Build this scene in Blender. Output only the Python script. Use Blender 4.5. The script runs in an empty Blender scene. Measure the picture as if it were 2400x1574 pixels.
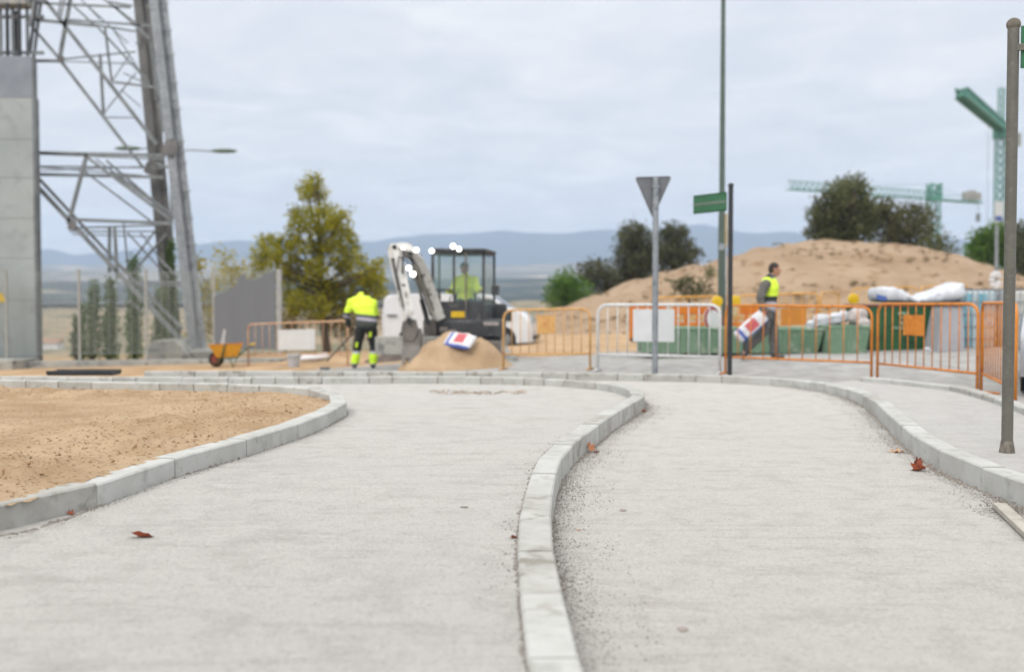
import bpy, bmesh, math, random
from mathutils import Vector, Matrix, noise
from mathutils.geometry import tessellate_polygon
random.seed(7)
R = math.radians
sc = bpy.context.scene
col = sc.collection

# ------------------------------------------------------------------ camera
F = 2400.0; CAMZ = 1.15; HOR = 710.0
PITCH = math.atan((787 - HOR) / F)
cam_d = bpy.data.cameras.new("camera"); cam = bpy.data.objects.new("camera", cam_d); col.objects.link(cam)
cam.location = (0, 0, CAMZ); cam.rotation_euler = (math.pi/2 - PITCH, 0, 0)
cam_d.sensor_width = 36; cam_d.lens = 36 * F / 2400.0
cam_d.clip_start = 0.05; cam_d.clip_end = 30000
cam_d.dof.use_dof = True; cam_d.dof.focus_distance = 6.0; cam_d.dof.aperture_fstop = 1.25
sc.camera = cam
sc.render.resolution_x = 1024; sc.render.resolution_y = 671
sc.cycles.use_denoising = True
sc.cycles.max_bounces = 6; sc.cycles.volume_bounces = 1; sc.cycles.transparent_max_bounces = 12

# ------------------------------------------------------------------ sky, sun, exposure
SUN_EL, SUN_ROT = R(42), R(205)
w = bpy.data.worlds.new("World"); sc.world = w; w.use_nodes = True
nt = w.node_tree; N = nt.nodes; L = nt.links; N.clear()
def nn(tree, typ, **kw):
    n = tree.nodes.new(typ)
    for k, v in kw.items():
        if k.startswith('i_'): n.inputs[k[2:].replace('_', ' ')].default_value = v
        else: setattr(n, k, v)
    return n
out = nn(nt, 'ShaderNodeOutputWorld'); bg = nn(nt, 'ShaderNodeBackground'); bg.inputs['Strength'].default_value = 0.1
sky = nn(nt, 'ShaderNodeTexSky', sky_type='NISHITA'); sky.sun_disc = False; sky.sun_elevation = SUN_EL; sky.sun_rotation = SUN_ROT
tc = nn(nt, 'ShaderNodeTexCoord'); sep = nn(nt, 'ShaderNodeSeparateXYZ'); L.new(tc.outputs['Generated'], sep.inputs[0])
def math_n(tree, op, a, b=None, clamp=False):
    m = nn(tree, 'ShaderNodeMath', operation=op); m.use_clamp = clamp
    for i, v in enumerate((a, b)):
        if v is None: continue
        if isinstance(v, (int, float)): m.inputs[i].default_value = v
        else: tree.links.new(v, m.inputs[i])
    return m.outputs[0]
zup = math_n(nt, 'MAXIMUM', sep.outputs['Z'], 0.0)
den = math_n(nt, 'ADD', zup, 0.10)
cx = math_n(nt, 'DIVIDE', sep.outputs['X'], den); cy = math_n(nt, 'DIVIDE', sep.outputs['Y'], den)
comb = nn(nt, 'ShaderNodeCombineXYZ'); L.new(cx, comb.inputs[0]); L.new(cy, comb.inputs[1])
def wnoise(scale, detail, rough, dist=0.0):
    n = nn(nt, 'ShaderNodeTexNoise'); n.inputs['Scale'].default_value = scale; n.inputs['Detail'].default_value = detail
    n.inputs['Roughness'].default_value = rough; n.inputs['Distortion'].default_value = dist
    L.new(comb.outputs[0], n.inputs['Vector']); return n.outputs['Fac']
def ramp(tree, fac, stops, interp='LINEAR'):
    r = nn(tree, 'ShaderNodeValToRGB'); r.color_ramp.interpolation = interp
    e = r.color_ramp.elements
    while len(e) < len(stops): e.new(0.5)
    for el, (p, c) in zip(e, stops):
        el.position = p; el.color = (c[0], c[1], c[2], 1) if not isinstance(c, (int, float)) else (c, c, c, 1)
    tree.links.new(fac, r.inputs[0]); return r.outputs['Color']
def lin(r, g, b):
    f = lambda v: (v/255/12.92) if v/255 <= 0.04045 else ((v/255+0.055)/1.055)**2.4
    return (f(r), f(g), f(b))
grad = ramp(nt, zup, [(0.0, lin(222,220,220)), (0.06, lin(214,213,215)), (0.12, lin(209,211,216)), (0.20, lin(209,213,220)), (0.30, lin(216,221,228)), (0.5, lin(236,234,230))])
n1 = wnoise(2.6, 8, 0.60, 0.7)
n2 = wnoise(0.7, 5, 0.5)
cm = math_n(nt, 'ADD', math_n(nt, 'MULTIPLY', n1, 0.65), math_n(nt, 'MULTIPLY', n2, 0.35))
mask = ramp(nt, cm, [(0.38, 0.1), (0.50, 0.45), (0.62, 0.95)])
mx = nn(nt, 'ShaderNodeMix', data_type='RGBA'); L.new(mask, mx.inputs[0]); L.new(grad, mx.inputs[6]); mx.inputs[7].default_value = (*lin(240,240,240), 1)
brt = nn(nt, 'ShaderNodeMapRange'); brt.inputs[1].default_value = 0.3; brt.inputs[2].default_value = 0.9; brt.inputs[3].default_value = 10.0; brt.inputs[4].default_value = 22.0
L.new(zup, brt.inputs[0])
tint = nn(nt, 'ShaderNodeVectorMath', operation='MULTIPLY'); tint.inputs[1].default_value = (1.02, 1.015, 1.015); L.new(mx.outputs[2], tint.inputs[0])
sc1 = nn(nt, 'ShaderNodeVectorMath', operation='SCALE'); L.new(tint.outputs[0], sc1.inputs[0]); L.new(brt.outputs[0], sc1.inputs[3])
mx2 = nn(nt, 'ShaderNodeMix', data_type='RGBA'); mx2.inputs[0].default_value = 0.97; L.new(sky.outputs[0], mx2.inputs[6]); L.new(sc1.outputs[0], mx2.inputs[7])
L.new(mx2.outputs[2], bg.inputs['Color']); L.new(bg.outputs[0], out.inputs['Surface'])

sun_d = bpy.data.lights.new("sun", 'SUN'); sun = bpy.data.objects.new("sun", sun_d); col.objects.link(sun)
sun_d.energy = 1.3; sun_d.angle = R(22); sun_d.color = (1.0, 0.95, 0.88)
sdir = Vector((math.sin(SUN_ROT)*math.cos(SUN_EL), math.cos(SUN_ROT)*math.cos(SUN_EL), math.sin(SUN_EL)))
sun.rotation_euler = sdir.to_track_quat('Z', 'Y').to_euler()
sc.view_settings.view_transform = 'Standard'; sc.view_settings.look = 'None'; sc.view_settings.exposure = 0.19; sc.view_settings.gamma = 1

# ------------------------------------------------------------------ geometry helpers
def smooth(t):
    t = max(0.0, min(1.0, t)); return t*t*(3-2*t)
def T(x, y):
    """height of the site ground"""
    s = smooth((y-15.2)/4.0)
    wl = smooth((1.0-x)/5.0)
    z = s*0.03*max(-14, min(10, x)) - 0.020*wl*max(0.0, min(y, 34)-15.2)
    z -= smooth((y-34)/60)*5.0
    return z
def ray(px, py):
    c, s = math.cos(PITCH), math.sin(PITCH)
    x = (px-1200)/F; u = (787-py)/F
    return Vector((x, c + u*s, -s + u*c))
def W(px, py, d):
    r = ray(px, py); k = d/r.y
    return Vector((r.x*k, d, CAMZ + r.z*k))
def G(px, py, off=0.0):
    r = ray(px, py); d = 10.0
    lo, hi = 1.0, 60.0
    y = lo
    while y < hi:
        p = W(px, py, y)
        if p.z <= T(p.x, p.y) + off: break
        y += 0.05
    return Vector((p.x, p.y, T(p.x, p.y) + off))
def link(o, parent=None):
    col.objects.link(o)
    if parent is not None: o.parent = parent
    return o
def tag(o, label=None, cat=None, group=None, kind=None):
    if label: o['label'] = label
    if cat: o['category'] = cat
    if group: o['group'] = group
    if kind: o['kind'] = kind
    return o
def empty(name, loc, label=None, cat=None, group=None, rz=0.0):
    o = bpy.data.objects.new(name, None); col.objects.link(o); o.location = loc; o.rotation_euler = (0, 0, rz)
    o.empty_display_size = 0.2
    return tag(o, label, cat, group)

class MB:
    """collects shapes; build() links them as ONE mesh object"""
    def __init__(s): s.v = []; s.f = []; s.m = []
    def add(s, vs, fs, mi=0):
        n = len(s.v); s.v += [Vector(v) for v in vs]; s.f += [tuple(i+n for i in f) for f in fs]; s.m += [mi]*len(fs); return s
    def box(s, c, size, rot=None, mi=0):
        hx, hy, hz = size[0]/2, size[1]/2, size[2]/2
        vs = [Vector((a*hx, b*hy, d*hz)) for a in (-1,1) for b in (-1,1) for d in (-1,1)]
        if rot is not None: vs = [rot @ v for v in vs]
        c = Vector(c); vs = [v + c for v in vs]
        return s.add(vs, [(0,1,3,2),(4,6,7,5),(0,4,5,1),(2,3,7,6),(0,2,6,4),(1,5,7,3)], mi)
    def beam(s, p0, p1, w, h=None, mi=0, up=(0,0,1)):
        h = h or w; p0 = Vector(p0); p1 = Vector(p1); d = p1-p0
        z = d.normalized(); x = Vector(up).cross(z)
        if x.length < 1e-3: x = Vector((1,0,0)).cross(z)
        x.normalize(); y = z.cross(x)
        vs = []
        for p in (p0, p1):
            for a, b in ((-1,-1),(1,-1),(1,1),(-1,1)): vs.append(p + x*a*w/2 + y*b*h/2)
        return s.add(vs, [(3,2,1,0),(4,5,6,7),(0,1,5,4),(1,2,6,5),(2,3,7,6),(3,0,4,7)], mi)
    def angle(s, p0, p1, w, t=0.02, up=(0,0,1), flip=1):
        """L section steel"""
        p0 = Vector(p0); p1 = Vector(p1); z = (p1-p0).normalized(); x = Vector(up).cross(z)
        if x.length < 1e-3: x = Vector((1,0,0)).cross(z)
        x.normalize(); y = z.cross(x)*flip
        s.beam(p0 + x*(w/2), p1 + x*(w/2), w, t, up=up)
        s.beam(p0 + y*(w/2) , p1 + y*(w/2), t*0.98, w*0.98, up=up)
        return s
    def cyl(s, p0, p1, r0, r1=None, n=12, mi=0, caps=True):
        r1 = r0 if r1 is None else r1
        p0 = Vector(p0); p1 = Vector(p1); z = (p1-p0).normalized()
        x = z.orthogonal().normalized(); y = z.cross(x)
        vs = [p + (x*math.cos(2*math.pi*i/n) + y*math.sin(2*math.pi*i/n))*r for p, r in ((p0,r0),(p1,r1)) for i in range(n)]
        fs = [(i, (i+1)%n, n+(i+1)%n, n+i) for i in range(n)]
        if caps: fs += [tuple(range(n-1,-1,-1)), tuple(range(n, 2*n))]
        return s.add(vs, fs, mi)
    def tube(s, pts, r, n=8, closed=False, mi=0):
        pts = [Vector(p) for p in pts]; m = len(pts); rings = []
        prev = None
        for i, p in enumerate(pts):
            a = pts[(i-1) % m] if (closed or i > 0) else p; b = pts[(i+1) % m] if (closed or i < m-1) else p
            z = (b-a).normalized()
            if prev is None: x = z.orthogonal().normalized()
            else:
                x = prev - z*prev.dot(z); x.normalize()
            prev = x; y = z.cross(x)
            rr = r[i] if isinstance(r, (list, tuple)) else r
            rings.append([p + (x*math.cos(2*math.pi*k/n)+y*math.sin(2*math.pi*k/n))*rr for k in range(n)])
        vs = [v for ring in rings for v in ring]; fs = []
        for i in range(m if closed else m-1):
            j = (i+1) % m
            for k in range(n): fs.append((i*n+k, i*n+(k+1)%n, j*n+(k+1)%n, j*n+k))
        if not closed: fs += [tuple(range(n-1,-1,-1)), tuple((m-1)*n+k for k in range(n))]
        return s.add(vs, fs, mi)
    def ellipsoid(s, c, r, nu=14, nv=9, rot=None, mi=0, f=None):
        c = Vector(c); vs = []
        for j in range(nv+1):
            ph = math.pi*j/nv
            for i in range(nu):
                th = 2*math.pi*i/nu
                v = Vector((math.sin(ph)*math.cos(th), math.sin(ph)*math.sin(th), math.cos(ph)))
                k = f(v) if f else 1.0
                v = Vector((v.x*r[0]*k, v.y*r[1]*k, v.z*r[2]*k))
                if rot is not None: v = rot @ v
                vs.append(c+v)
        fs = [(j*nu+i, (j+1)*nu+i, (j+1)*nu+(i+1)%nu, j*nu+(i+1)%nu) for j in range(nv) for i in range(nu)]
        return s.add(vs, fs, mi)
    def prism(s, poly, axis, a, b, mi=0):
        """extrude a 2D polygon along an axis: axis 'x' -> poly in (y,z); 'y' -> (x,z); 'z' -> (x,y)"""
        def mk(p, t): return {'x': (t, p[0], p[1]), 'y': (p[0], t, p[1]), 'z': (p[0], p[1], t)}[axis]
        n = len(poly); vs = [mk(p, a) for p in poly] + [mk(p, b) for p in poly]
        fs = [tuple(range(n-1,-1,-1)), tuple(range(n, 2*n))] + [(i, (i+1)%n, n+(i+1)%n, n+i) for i in range(n)]
        return s.add(vs, fs, mi)
    def build(s, name, mat, parent=None, smooth_=False, bevel=0.0, loc=None, local=False, kind=None, seg=2, autos=False):
        """world-coordinate verts; origin goes to the parent's location (or loc). local=True: verts already local"""
        me = bpy.data.meshes.new(name)
        off = Vector((0,0,0))
        if not local: off = Vector(parent.matrix_basis.translation if parent is not None and parent.parent is None else (loc or (0,0,0)))
        if not local and parent is not None and parent.parent is not None: off = Vector(parent.parent.location)
        me.from_pydata([tuple(v-off) for v in s.v], [], s.f)
        mats = mat if isinstance(mat, (list, tuple)) else [mat]
        for m in mats: me.materials.append(m)
        if len(mats) > 1:
            for p, mi in zip(me.polygons, s.m): p.material_index = mi
        bm = bmesh.new(); bm.from_mesh(me); bmesh.ops.recalc_face_normals(bm, faces=bm.faces)
        if bevel > 0:
            es = [e for e in bm.edges if e.is_manifold and e.calc_face_angle(0) > 0.5]
            bmesh.ops.bevel(bm, geom=es, offset=bevel, segments=seg, profile=0.6, affect='EDGES', clamp_overlap=True)
        bm.to_mesh(me); bm.free()
        if smooth_:
            for p in me.polygons: p.use_smooth = True
            if autos: me.set_sharp_from_angle(angle=R(40))
        o = bpy.data.objects.new(name, me); link(o, parent)
        if parent is None and loc is not None: o.location = loc
        if kind: o['kind'] = kind
        return o

# ------------------------------------------------------------------ materials
_mc = {}
def mat(name, c, c2=None, rough=0.7, scale=4.0, metal=0.0, bump=0.0, bscale=None, detail=6, coord='Object', lo=0.35, hi=0.65, c3=None, s3=30.0, spec=0.5, emit=None, coat=0.0, isl=0.0):
    """principled material whose colour wanders between c and c2 (3D noise in object space), with fine c3 specks and bump"""
    if name in _mc: return _mc[name]
    m = bpy.data.materials.new(name); m.use_nodes = True; t = m.node_tree; b = t.nodes['Principled BSDF']
    b.inputs['Roughness'].default_value = rough; b.inputs['Metallic'].default_value = metal
    b.inputs['Specular IOR Level'].default_value = spec
    if coat: b.inputs['Coat Weight'].default_value = coat
    tcn = nn(t, 'ShaderNodeTexCoord'); cc = tcn.outputs[coord]
    c2 = c2 or tuple(v*0.8 for v in c)
    n = nn(t, 'ShaderNodeTexNoise'); n.inputs['Scale'].default_value = scale; n.inputs['Detail'].default_value = detail; n.inputs['Roughness'].default_value = 0.6
    t.links.new(cc, n.inputs['Vector'])
    fac = n.outputs['Fac']
    if isl:
        g = nn(t, 'ShaderNodeNewGeometry')
        fac = math_n(t, 'ADD', math_n(t, 'MULTIPLY', fac, 1-isl), math_n(t, 'MULTIPLY', g.outputs['Random Per Island'], isl))
    cr = ramp(t, fac, [(lo, c), (hi, c2)])
    if c3:
        n3 = nn(t, 'ShaderNodeTexNoise'); n3.inputs['Scale'].default_value = s3; n3.inputs['Detail'].default_value = 3
        t.links.new(cc, n3.inputs['Vector'])
        mk = ramp(t, n3.outputs['Fac'], [(0.56, 0.0), (0.68, 1.0)])
        mm = nn(t, 'ShaderNodeMix', data_type='RGBA'); t.links.new(mk, mm.inputs[0]); t.links.new(cr, mm.inputs[6]); mm.inputs[7].default_value = (*c3, 1)
        cr = mm.outputs[2]
    t.links.new(cr, b.inputs['Base Color'])
    if bump:
        nb = nn(t, 'ShaderNodeTexNoise'); nb.inputs['Scale'].default_value = bscale or scale*6; nb.inputs['Detail'].default_value = 8; nb.inputs['Roughness'].default_value = 0.65
        t.links.new(cc, nb.inputs['Vector'])
        bp = nn(t, 'ShaderNodeBump'); bp.inputs['Strength'].default_value = 1.0; bp.inputs['Distance'].default_value = bump
        t.links.new(nb.outputs['Fac'], bp.inputs['Height']); t.links.new(bp.outputs[0], b.inputs['Normal'])
    if emit:
        b.inputs['Emission Color'].default_value = (*emit[0], 1); b.inputs['Emission Strength'].default_value = emit[1]
    _mc[name] = m; return m
def C(r, g, b, k=0.78):
    return tuple(v*k for v in lin(r, g, b))
# ------------------------------------------------------------------ ground, paths, hills
def path_mat(name, base, dark, warm):
    m = bpy.data.materials.new(name); m.use_nodes = True; t = m.node_tree; b = t.nodes['Principled BSDF']
    b.inputs['Roughness'].default_value = 0.92; b.inputs['Specular IOR Level'].default_value = 0.25
    tcn = nn(t, 'ShaderNodeTexCoord'); o = tcn.outputs['Object']
    def no(scale, detail, rough=0.6, sx=1, sy=1, dist=0):
        mp = nn(t, 'ShaderNodeMapping'); mp.inputs['Scale'].default_value = (sx, sy, 1); t.links.new(o, mp.inputs['Vector'])
        n = nn(t, 'ShaderNodeTexNoise'); n.inputs['Scale'].default_value = scale; n.inputs['Detail'].default_value = detail
        n.inputs['Roughness'].default_value = rough; n.inputs['Distortion'].default_value = dist
        t.links.new(mp.outputs[0], n.inputs['Vector']); return n.outputs['Fac']
    big = no(0.7, 5, 0.55); mid = no(5, 6, 0.65); streak = no(2.2, 6, 0.7, 0.5, 6.0, 0.4); fine = no(70, 5, 0.7); grain = no(230, 3, 0.6)
    c = ramp(t, big, [(0.35, base), (0.65, warm)])
    def over(c, fac, colr, stops):
        k = ramp(t, fac, stops); mm = nn(t, 'ShaderNodeMix', data_type='RGBA'); t.links.new(k, mm.inputs[0]); t.links.new(c, mm.inputs[6]); mm.inputs[7].default_value = (*colr, 1); return mm.outputs[2]
    blot = no(1.9, 7, 0.7, 0.8, 1.6, 0.6)
    c = over(c, blot, dark, [(0.58, 0.0), (0.66, 0.40), (0.74, 0.55)])
    c = over(c, mid, dark, [(0.48, 0.0), (0.72, 0.55)])
    c = over(c, streak, dark, [(0.53, 0.0), (0.70, 0.5)])
    c = over(c, fine, tuple(v*0.62 for v in dark), [(0.54, 0.0), (0.68, 0.62)])
    c = over(c, fine, tuple(min(0.9, v*1.25) for v in base), [(0.30, 0.7), (0.44, 0.0)])
    c = over(c, grain, tuple(v*0.35 for v in dark), [(0.60, 0.0), (0.70, 0.75)])
    t.links.new(c, b.inputs['Base Color'])
    hs = math_n(t, 'ADD', math_n(t, 'MULTIPLY', mid, 2.2), math_n(t, 'ADD', math_n(t, 'MULTIPLY', streak, 1.4), math_n(t, 'ADD', math_n(t, 'MULTIPLY', fine, 0.9), math_n(t, 'MULTIPLY', grain, 0.45))))
    bp = nn(t, 'ShaderNodeBump'); bp.inputs['Distance'].default_value = 0.016; t.links.new(hs, bp.inputs['Height']); t.links.new(bp.outputs[0], b.inputs['Normal'])
    return m
M_pathL = path_mat('path grey concrete', C(217,215,211), C(184,181,176), C(220,217,212))
M_pathR = path_mat('path warm concrete', C(219,216,211), C(187,182,175), C(221,218,213))
M_walk = path_mat('walk concrete', C(213,212,209), C(182,180,177), C(217,215,211))
M_kerb = mat('kerb concrete', C(202,203,200), C(184,184,180), rough=0.85, scale=3.0, bump=0.002, bscale=40, c3=C(176,178,172), s3=9, spec=0.3)
M_kerb2 = mat('kerb concrete worn', C(194,194,190), C(170,169,163), rough=0.85, scale=5.0, bump=0.003, bscale=50, c3=C(150,148,140), s3=7, spec=0.3)
def kerb_dirt(m):
    t = m.node_tree; b = t.nodes['Principled BSDF']; src = b.inputs['Base Color'].links[0].from_socket
    o = nn(t, 'ShaderNodeTexCoord').outputs['Object']; s_ = nn(t, 'ShaderNodeSeparateXYZ'); t.links.new(o, s_.inputs[0])
    n = nn(t, 'ShaderNodeTexNoise'); n.inputs['Scale'].default_value = 7; n.inputs['Detail'].default_value = 8; n.inputs['Roughness'].default_value = 0.75; t.links.new(o, n.inputs['Vector'])
    n2 = nn(t, 'ShaderNodeTexNoise'); n2.inputs['Scale'].default_value = 1.1; t.links.new(o, n2.inputs['Vector'])
    f = math_n(t, 'ADD', n.outputs['Fac'], math_n(t, 'MULTIPLY', math_n(t, 'SUBTRACT', n2.outputs['Fac'], 0.5), 0.5))
    k = ramp(t, f, [(0.58, 0.0), (0.70, 0.5), (0.8, 0.8)]); mm = nn(t, 'ShaderNodeMix', data_type='RGBA'); t.links.new(k, mm.inputs[0]); t.links.new(src, mm.inputs[6]); mm.inputs[7].default_value = (*C(142,134,120), 1); t.links.new(mm.outputs[2], b.inputs['Base Color'])
kerb_dirt(M_kerb); kerb_dirt(M_kerb2)
M_mortar = mat('mortar', C(140,134,124), C(88,82,74), rough=0.95, scale=20, bump=0.003)
M_soil = mat('sandy soil', C(210,184,152,0.72), C(186,157,124,0.72), rough=0.97, scale=1.6, bump=0.03, bscale=26, c3=C(150,118,84,0.72), s3=38, spec=0.15, lo=0.38, hi=0.66)
M_sand = mat('building sand', C(196,170,140), C(172,146,116), rough=0.97, scale=2.0, bump=0.012, bscale=22, spec=0.15)
M_dark = mat('dark wet earth', C(112,100,92), C(86,76,70), rough=0.9, scale=4, bump=0.03, bscale=14)

# one ground sheet out to the horizon ---------------------------------------------------
def ground_mat():
    m = bpy.data.materials.new('site ground'); m.use_nodes = True; t = m.node_tree; b = t.nodes['Principled BSDF']
    b.inputs['Roughness'].default_value = 0.95; b.inputs['Specular IOR Level'].default_value = 0.2
    o = nn(t, 'ShaderNodeTexCoord').outputs['Object']; s = nn(t, 'ShaderNodeSeparateXYZ'); t.links.new(o, s.inputs[0])
    def no(scale, detail=6, rough=0.6):
        n = nn(t, 'ShaderNodeTexNoise'); n.inputs['Scale'].default_value = scale; n.inputs['Detail'].default_value = detail; n.inputs['Roughness'].default_value = rough
        t.links.new(o, n.inputs['Vector']); return n.outputs['Fac']
    def rng(v, a, bb):
        mr = nn(t, 'ShaderNodeMapRange'); mr.inputs[1].default_value = a; mr.inputs[2].default_value = bb; t.links.new(v, mr.inputs[0]); return mr.outputs[0]
    def mix(f, a, bb):
        mm = nn(t, 'ShaderNodeMix', data_type='RGBA'); t.links.new(f, mm.inputs[0])
        for i, v in ((6, a), (7, bb)):
            if isinstance(v, tuple): mm.inputs[i].default_value = (*v, 1)
            else: t.links.new(v, mm.inputs[i])
        return mm.outputs[2]
    conc = ramp(t, no(3.0), [(0.35, C(186,185,183)), (0.65, C(158,157,154))])
    sand = ramp(t, no(1.2), [(0.36, C(206,176,140)), (0.64, C(170,140,106))])
    wob = math_n(t, 'MULTIPLY', math_n(t, 'SUBTRACT', no(0.35), 0.5), 9.0)
    # sandy beyond the works: left side from y 17, right side from y 22
    fy = rng(math_n(t, 'ADD', s.outputs['Y'], wob), 21.5, 23.5)
    fl = math_n(t, 'MULTIPLY', rng(math_n(t, 'ADD', s.outputs['Y'], math_n(t, 'MULTIPLY', wob, 0.4)), 15.6, 17.2), rng(math_n(t, 'ADD', math_n(t, 'MULTIPLY', s.outputs['X'], -1.0), wob), 3.2, 5.0))
    f = math_n(t, 'MAXIMUM', fy, fl)
    c = mix(f, conc, sand)
    scrub = ramp(t, no(0.05, 8, 0.7), [(0.40, C(176,150,122)), (0.50, C(150,136,104)), (0.58, C(92,100,76)), (0.70, C(170,146,118))])
    c = mix(rng(s.outputs['Y'], 34, 60), c, scrub)
    t.links.new(c, b.inputs['Base Color'])
    bp = nn(t, 'ShaderNodeBump'); bp.inputs['Distance'].default_value = 0.02
    t.links.new(no(12, 8, 0.7), bp.inputs['Height']); t.links.new(bp.outputs[0], b.inputs['Normal'])
    fd = nn(t, 'ShaderNodeMapRange'); fd.inputs[1].default_value = 22; fd.inputs[2].default_value = 34; fd.inputs[3].default_value = 1; fd.inputs[4].default_value = 0
    t.links.new(s.outputs['Y'], fd.inputs[0]); t.links.new(fd.outputs[0], bp.inputs['Strength'])
    return m
def grid_mesh(name, xs, ys, fz, m, smooth_=True, kind='structure'):
    nx, ny = len(xs), len(ys)
    vs = [(x, y, fz(x, y)) for y in ys for x in xs]
    fs = [(j*nx+i, j*nx+i+1, (j+1)*nx+i+1, (j+1)*nx+i) for j in range(ny-1) for i in range(nx-1)]
    me = bpy.data.meshes.new(name); me.from_pydata(vs, [], fs); me.materials.append(m)
    for p in me.polygons: p.use_smooth = smooth_
    o = bpy.data.objects.new(name, me); link(o); o['kind'] = kind
    return o
def frange(a, b, n): return [a+(b-a)*i/(n-1) for i in range(n)]
ys = frange(-8, 14, 12) + frange(14.4, 44, 75) + [46,50,55,60,66,73,81,90,100,112,126,142,160,180,205,235,270,310,360,420,500,620,800,1100,1600,2600,4200,4690]
xs = [-4000,-2200,-1200,-700,-420,-260,-160,-100,-66,-45,-32,-24] + frange(-20, 20, 61) + [24,32,45,66,100,160,260,420,700,1200,2200,4000,5200]
def big(x, y):
    z = T(x, y) + (0.03*noise.noise(Vector((x*0.5, y*0.5, 0))) if y > 16 else 0)
    if y < 15.5 and -12 < x < 12: z -= 0.015
    if x < -13: z -= smooth((-13-x)/40)*3*smooth((y-20)/30)
    return z + smooth((y-280)/320)*7.3
grid_mesh('ground', xs, ys, big, ground_mat())

# far country: valley floor, foothills, mountain range ------------------------------------
def interp(tab, x):
    if x <= tab[0][0]: return tab[0][1]
    for (a, u), (b_, v) in zip(tab, tab[1:]):
        if x <= b_: return u + (v-u)*smooth((x-a)/(b_-a))*1.0 if b_ > a else v
    return tab[-1][1]
RIDGE = [(-1400,600),(-600,560),(-200,575),(60,588),(110,590),(175,606),(230,596),(330,584),(450,575),(560,567),(700,572),(860,570),(950,560),(1010,552),(1080,549),(1160,545),(1260,553),(1340,555),(1420,550),(1480,549),(1560,540),(1635,531),(1700,540),(1735,547),(1800,545),(1850,543),(1920,550),(2000,560),(2100,566),(2220,563),(2300,575),(2450,590),(2700,570),(3400,600)]
def hz(px, py, y, x=None):   # height of a point seen at image height py from the camera at depth y
    return W(1200, py, y).z
def far_sheet(name, y0, y1, ny, fpy, m, amp, fs_):
    xs_ = frange(-1300, 3700, 240); ys_ = frange(y0, y1, ny)
    vs = []
    for y in ys_:
        for px in xs_:
            x = (px-1200)/F*y
            py = fpy(px, (y-y0)/(y1-y0))
            z = W(1200, py, y).z + amp*y/3500*noise.fractal(Vector((x*fs_, y*fs_, 3.1)), 1.0, 2.0, 6)
            vs.append((x, y, z))
    nx = len(xs_); fs = [(j*nx+i, j*nx+i+1, (j+1)*nx+i+1, (j+1)*nx+i) for j in range(ny-1) for i in range(nx-1)]
    me = bpy.data.meshes.new(name); me.from_pydata(vs, [], fs); me.materials.append(m)
    for p in me.polygons: p.use_smooth = True
    o = bpy.data.objects.new(name, me); link(o); o['kind'] = 'structure'; return o
M_mount = mat('mountain', C(84,96,104), C(62,74,80), rough=1, scale=0.004, detail=8, spec=0.1)
M_foot = mat('foothill scrub', C(140,134,128), C(92,98,90), rough=1, scale=0.006, detail=9, c3=C(205,190,168), s3=0.012, spec=0.1)
M_wood = mat('valley woodland', C(70,82,80), C(48,60,58), rough=1, scale=0.02, detail=9, c3=C(140,134,116), s3=0.015, spec=0.1)
far_sheet('mountain_range', 3000, 4500, 26, lambda px, t: interp(RIDGE, px) + (1-smooth(t*1.15))*((640-interp(RIDGE, px))) if t < 0.87 else interp(RIDGE, px)+(t-0.87)*260, M_mount, 26, 0.0016)
far_sheet('foothills', 1300, 3000, 20, lambda px, t: 672 - 52*smooth(t*1.2) + 4*math.sin(px*0.006+1), M_foot, 13, 0.003)
far_sheet('valley', 600, 1500, 24, lambda px, t: 708 - 50*smooth(t*1.3) + 3*math.sin(px*0.004)*smooth(t*3), M_wood, 8, 0.008)

# kerb lines: top front edges read in the photograph's pixels, laid on their level -------
ZW, ZC, ZI = 0.0, 0.16, 0.25     # right path, centre and right kerbs, island kerb
def line(pts, z):
    o = []
    for px, py in pts:
        p = G(px, py, z); o.append(Vector((p.x, p.y)))
    return o
isl_px = [(0,1205),(160,1158),(265,1123),(378,1082),(525,1044),(654,1008),(730,985),(790,958),(812,945),(818,934),(806,923),(780,914),(737,906),(654,901),(518,897),(265,893),(0,889)]
cen_px = [(1365,1574),(1342,1500),(1318,1400),(1299,1309),(1291,1250),(1290,1200),(1294,1160),(1300,1120),(1312,1076),(1345,1038),(1381,1010),(1417,985),(1452,963),(1492,941),(1512,929),(1511,918),(1488,907),(1450,899),(1400,893),(1341,889),(1250,885),(1133,882.5),(1023,881),(800,882),(565,883),(300,882),(0,881)]
rgt_px = [(2400,1137),(2332,1106),(2264,1080),(2181,1048),(2132,1014),(2098,983),(2071,963),(2060,946),(2033,929),(1995,913),(1939,900),(1859,889),(1774,884),(1682,879),(1500,876),(1345,874),(1125,872.5),(906,871),(700,870.5),(484,870),(300,871)]
out_px = [(2500,1010),(2400,967),(2370,953),(2294,930),(2250,916),(2207,908),(2140,901),(2075,895),(1990,889)]
def extend_start(l, n):          # continue a line straight past its first point
    d = (l[0]-l[1]).normalized(); return [l[0]+d*n] + l
def extend_end(l, n):
    d = (l[-1]-l[-2]).normalized(); return l + [l[-1]+d*n]
isl = line(isl_px, ZI); isl = [Vector((isl[0].x-2.4, isl[0].y-1.25))] + isl; isl = extend_end(isl, 5)
cen = extend_start(line(cen_px, ZC), 5.5); cen = extend_end(cen, 5)
rgt = line(rgt_px, ZC); rgt = [Vector((rgt[0].x+0.5, rgt[0].y-2.2)), Vector((rgt[0].x+0.33, rgt[0].y-0.85))] + rgt
outk = line(out_px, ZC); outk = [Vector((outk[0].x-0.3, outk[0].y-3.5))] + outk
def chaikin(l, k=2):
    for _ in range(k):
        o = [l[0]]
        for a, b in zip(l, l[1:]): o += [a*0.75+b*0.25, a*0.25+b*0.75]
        l = o + [l[-1]]
    return l
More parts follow.
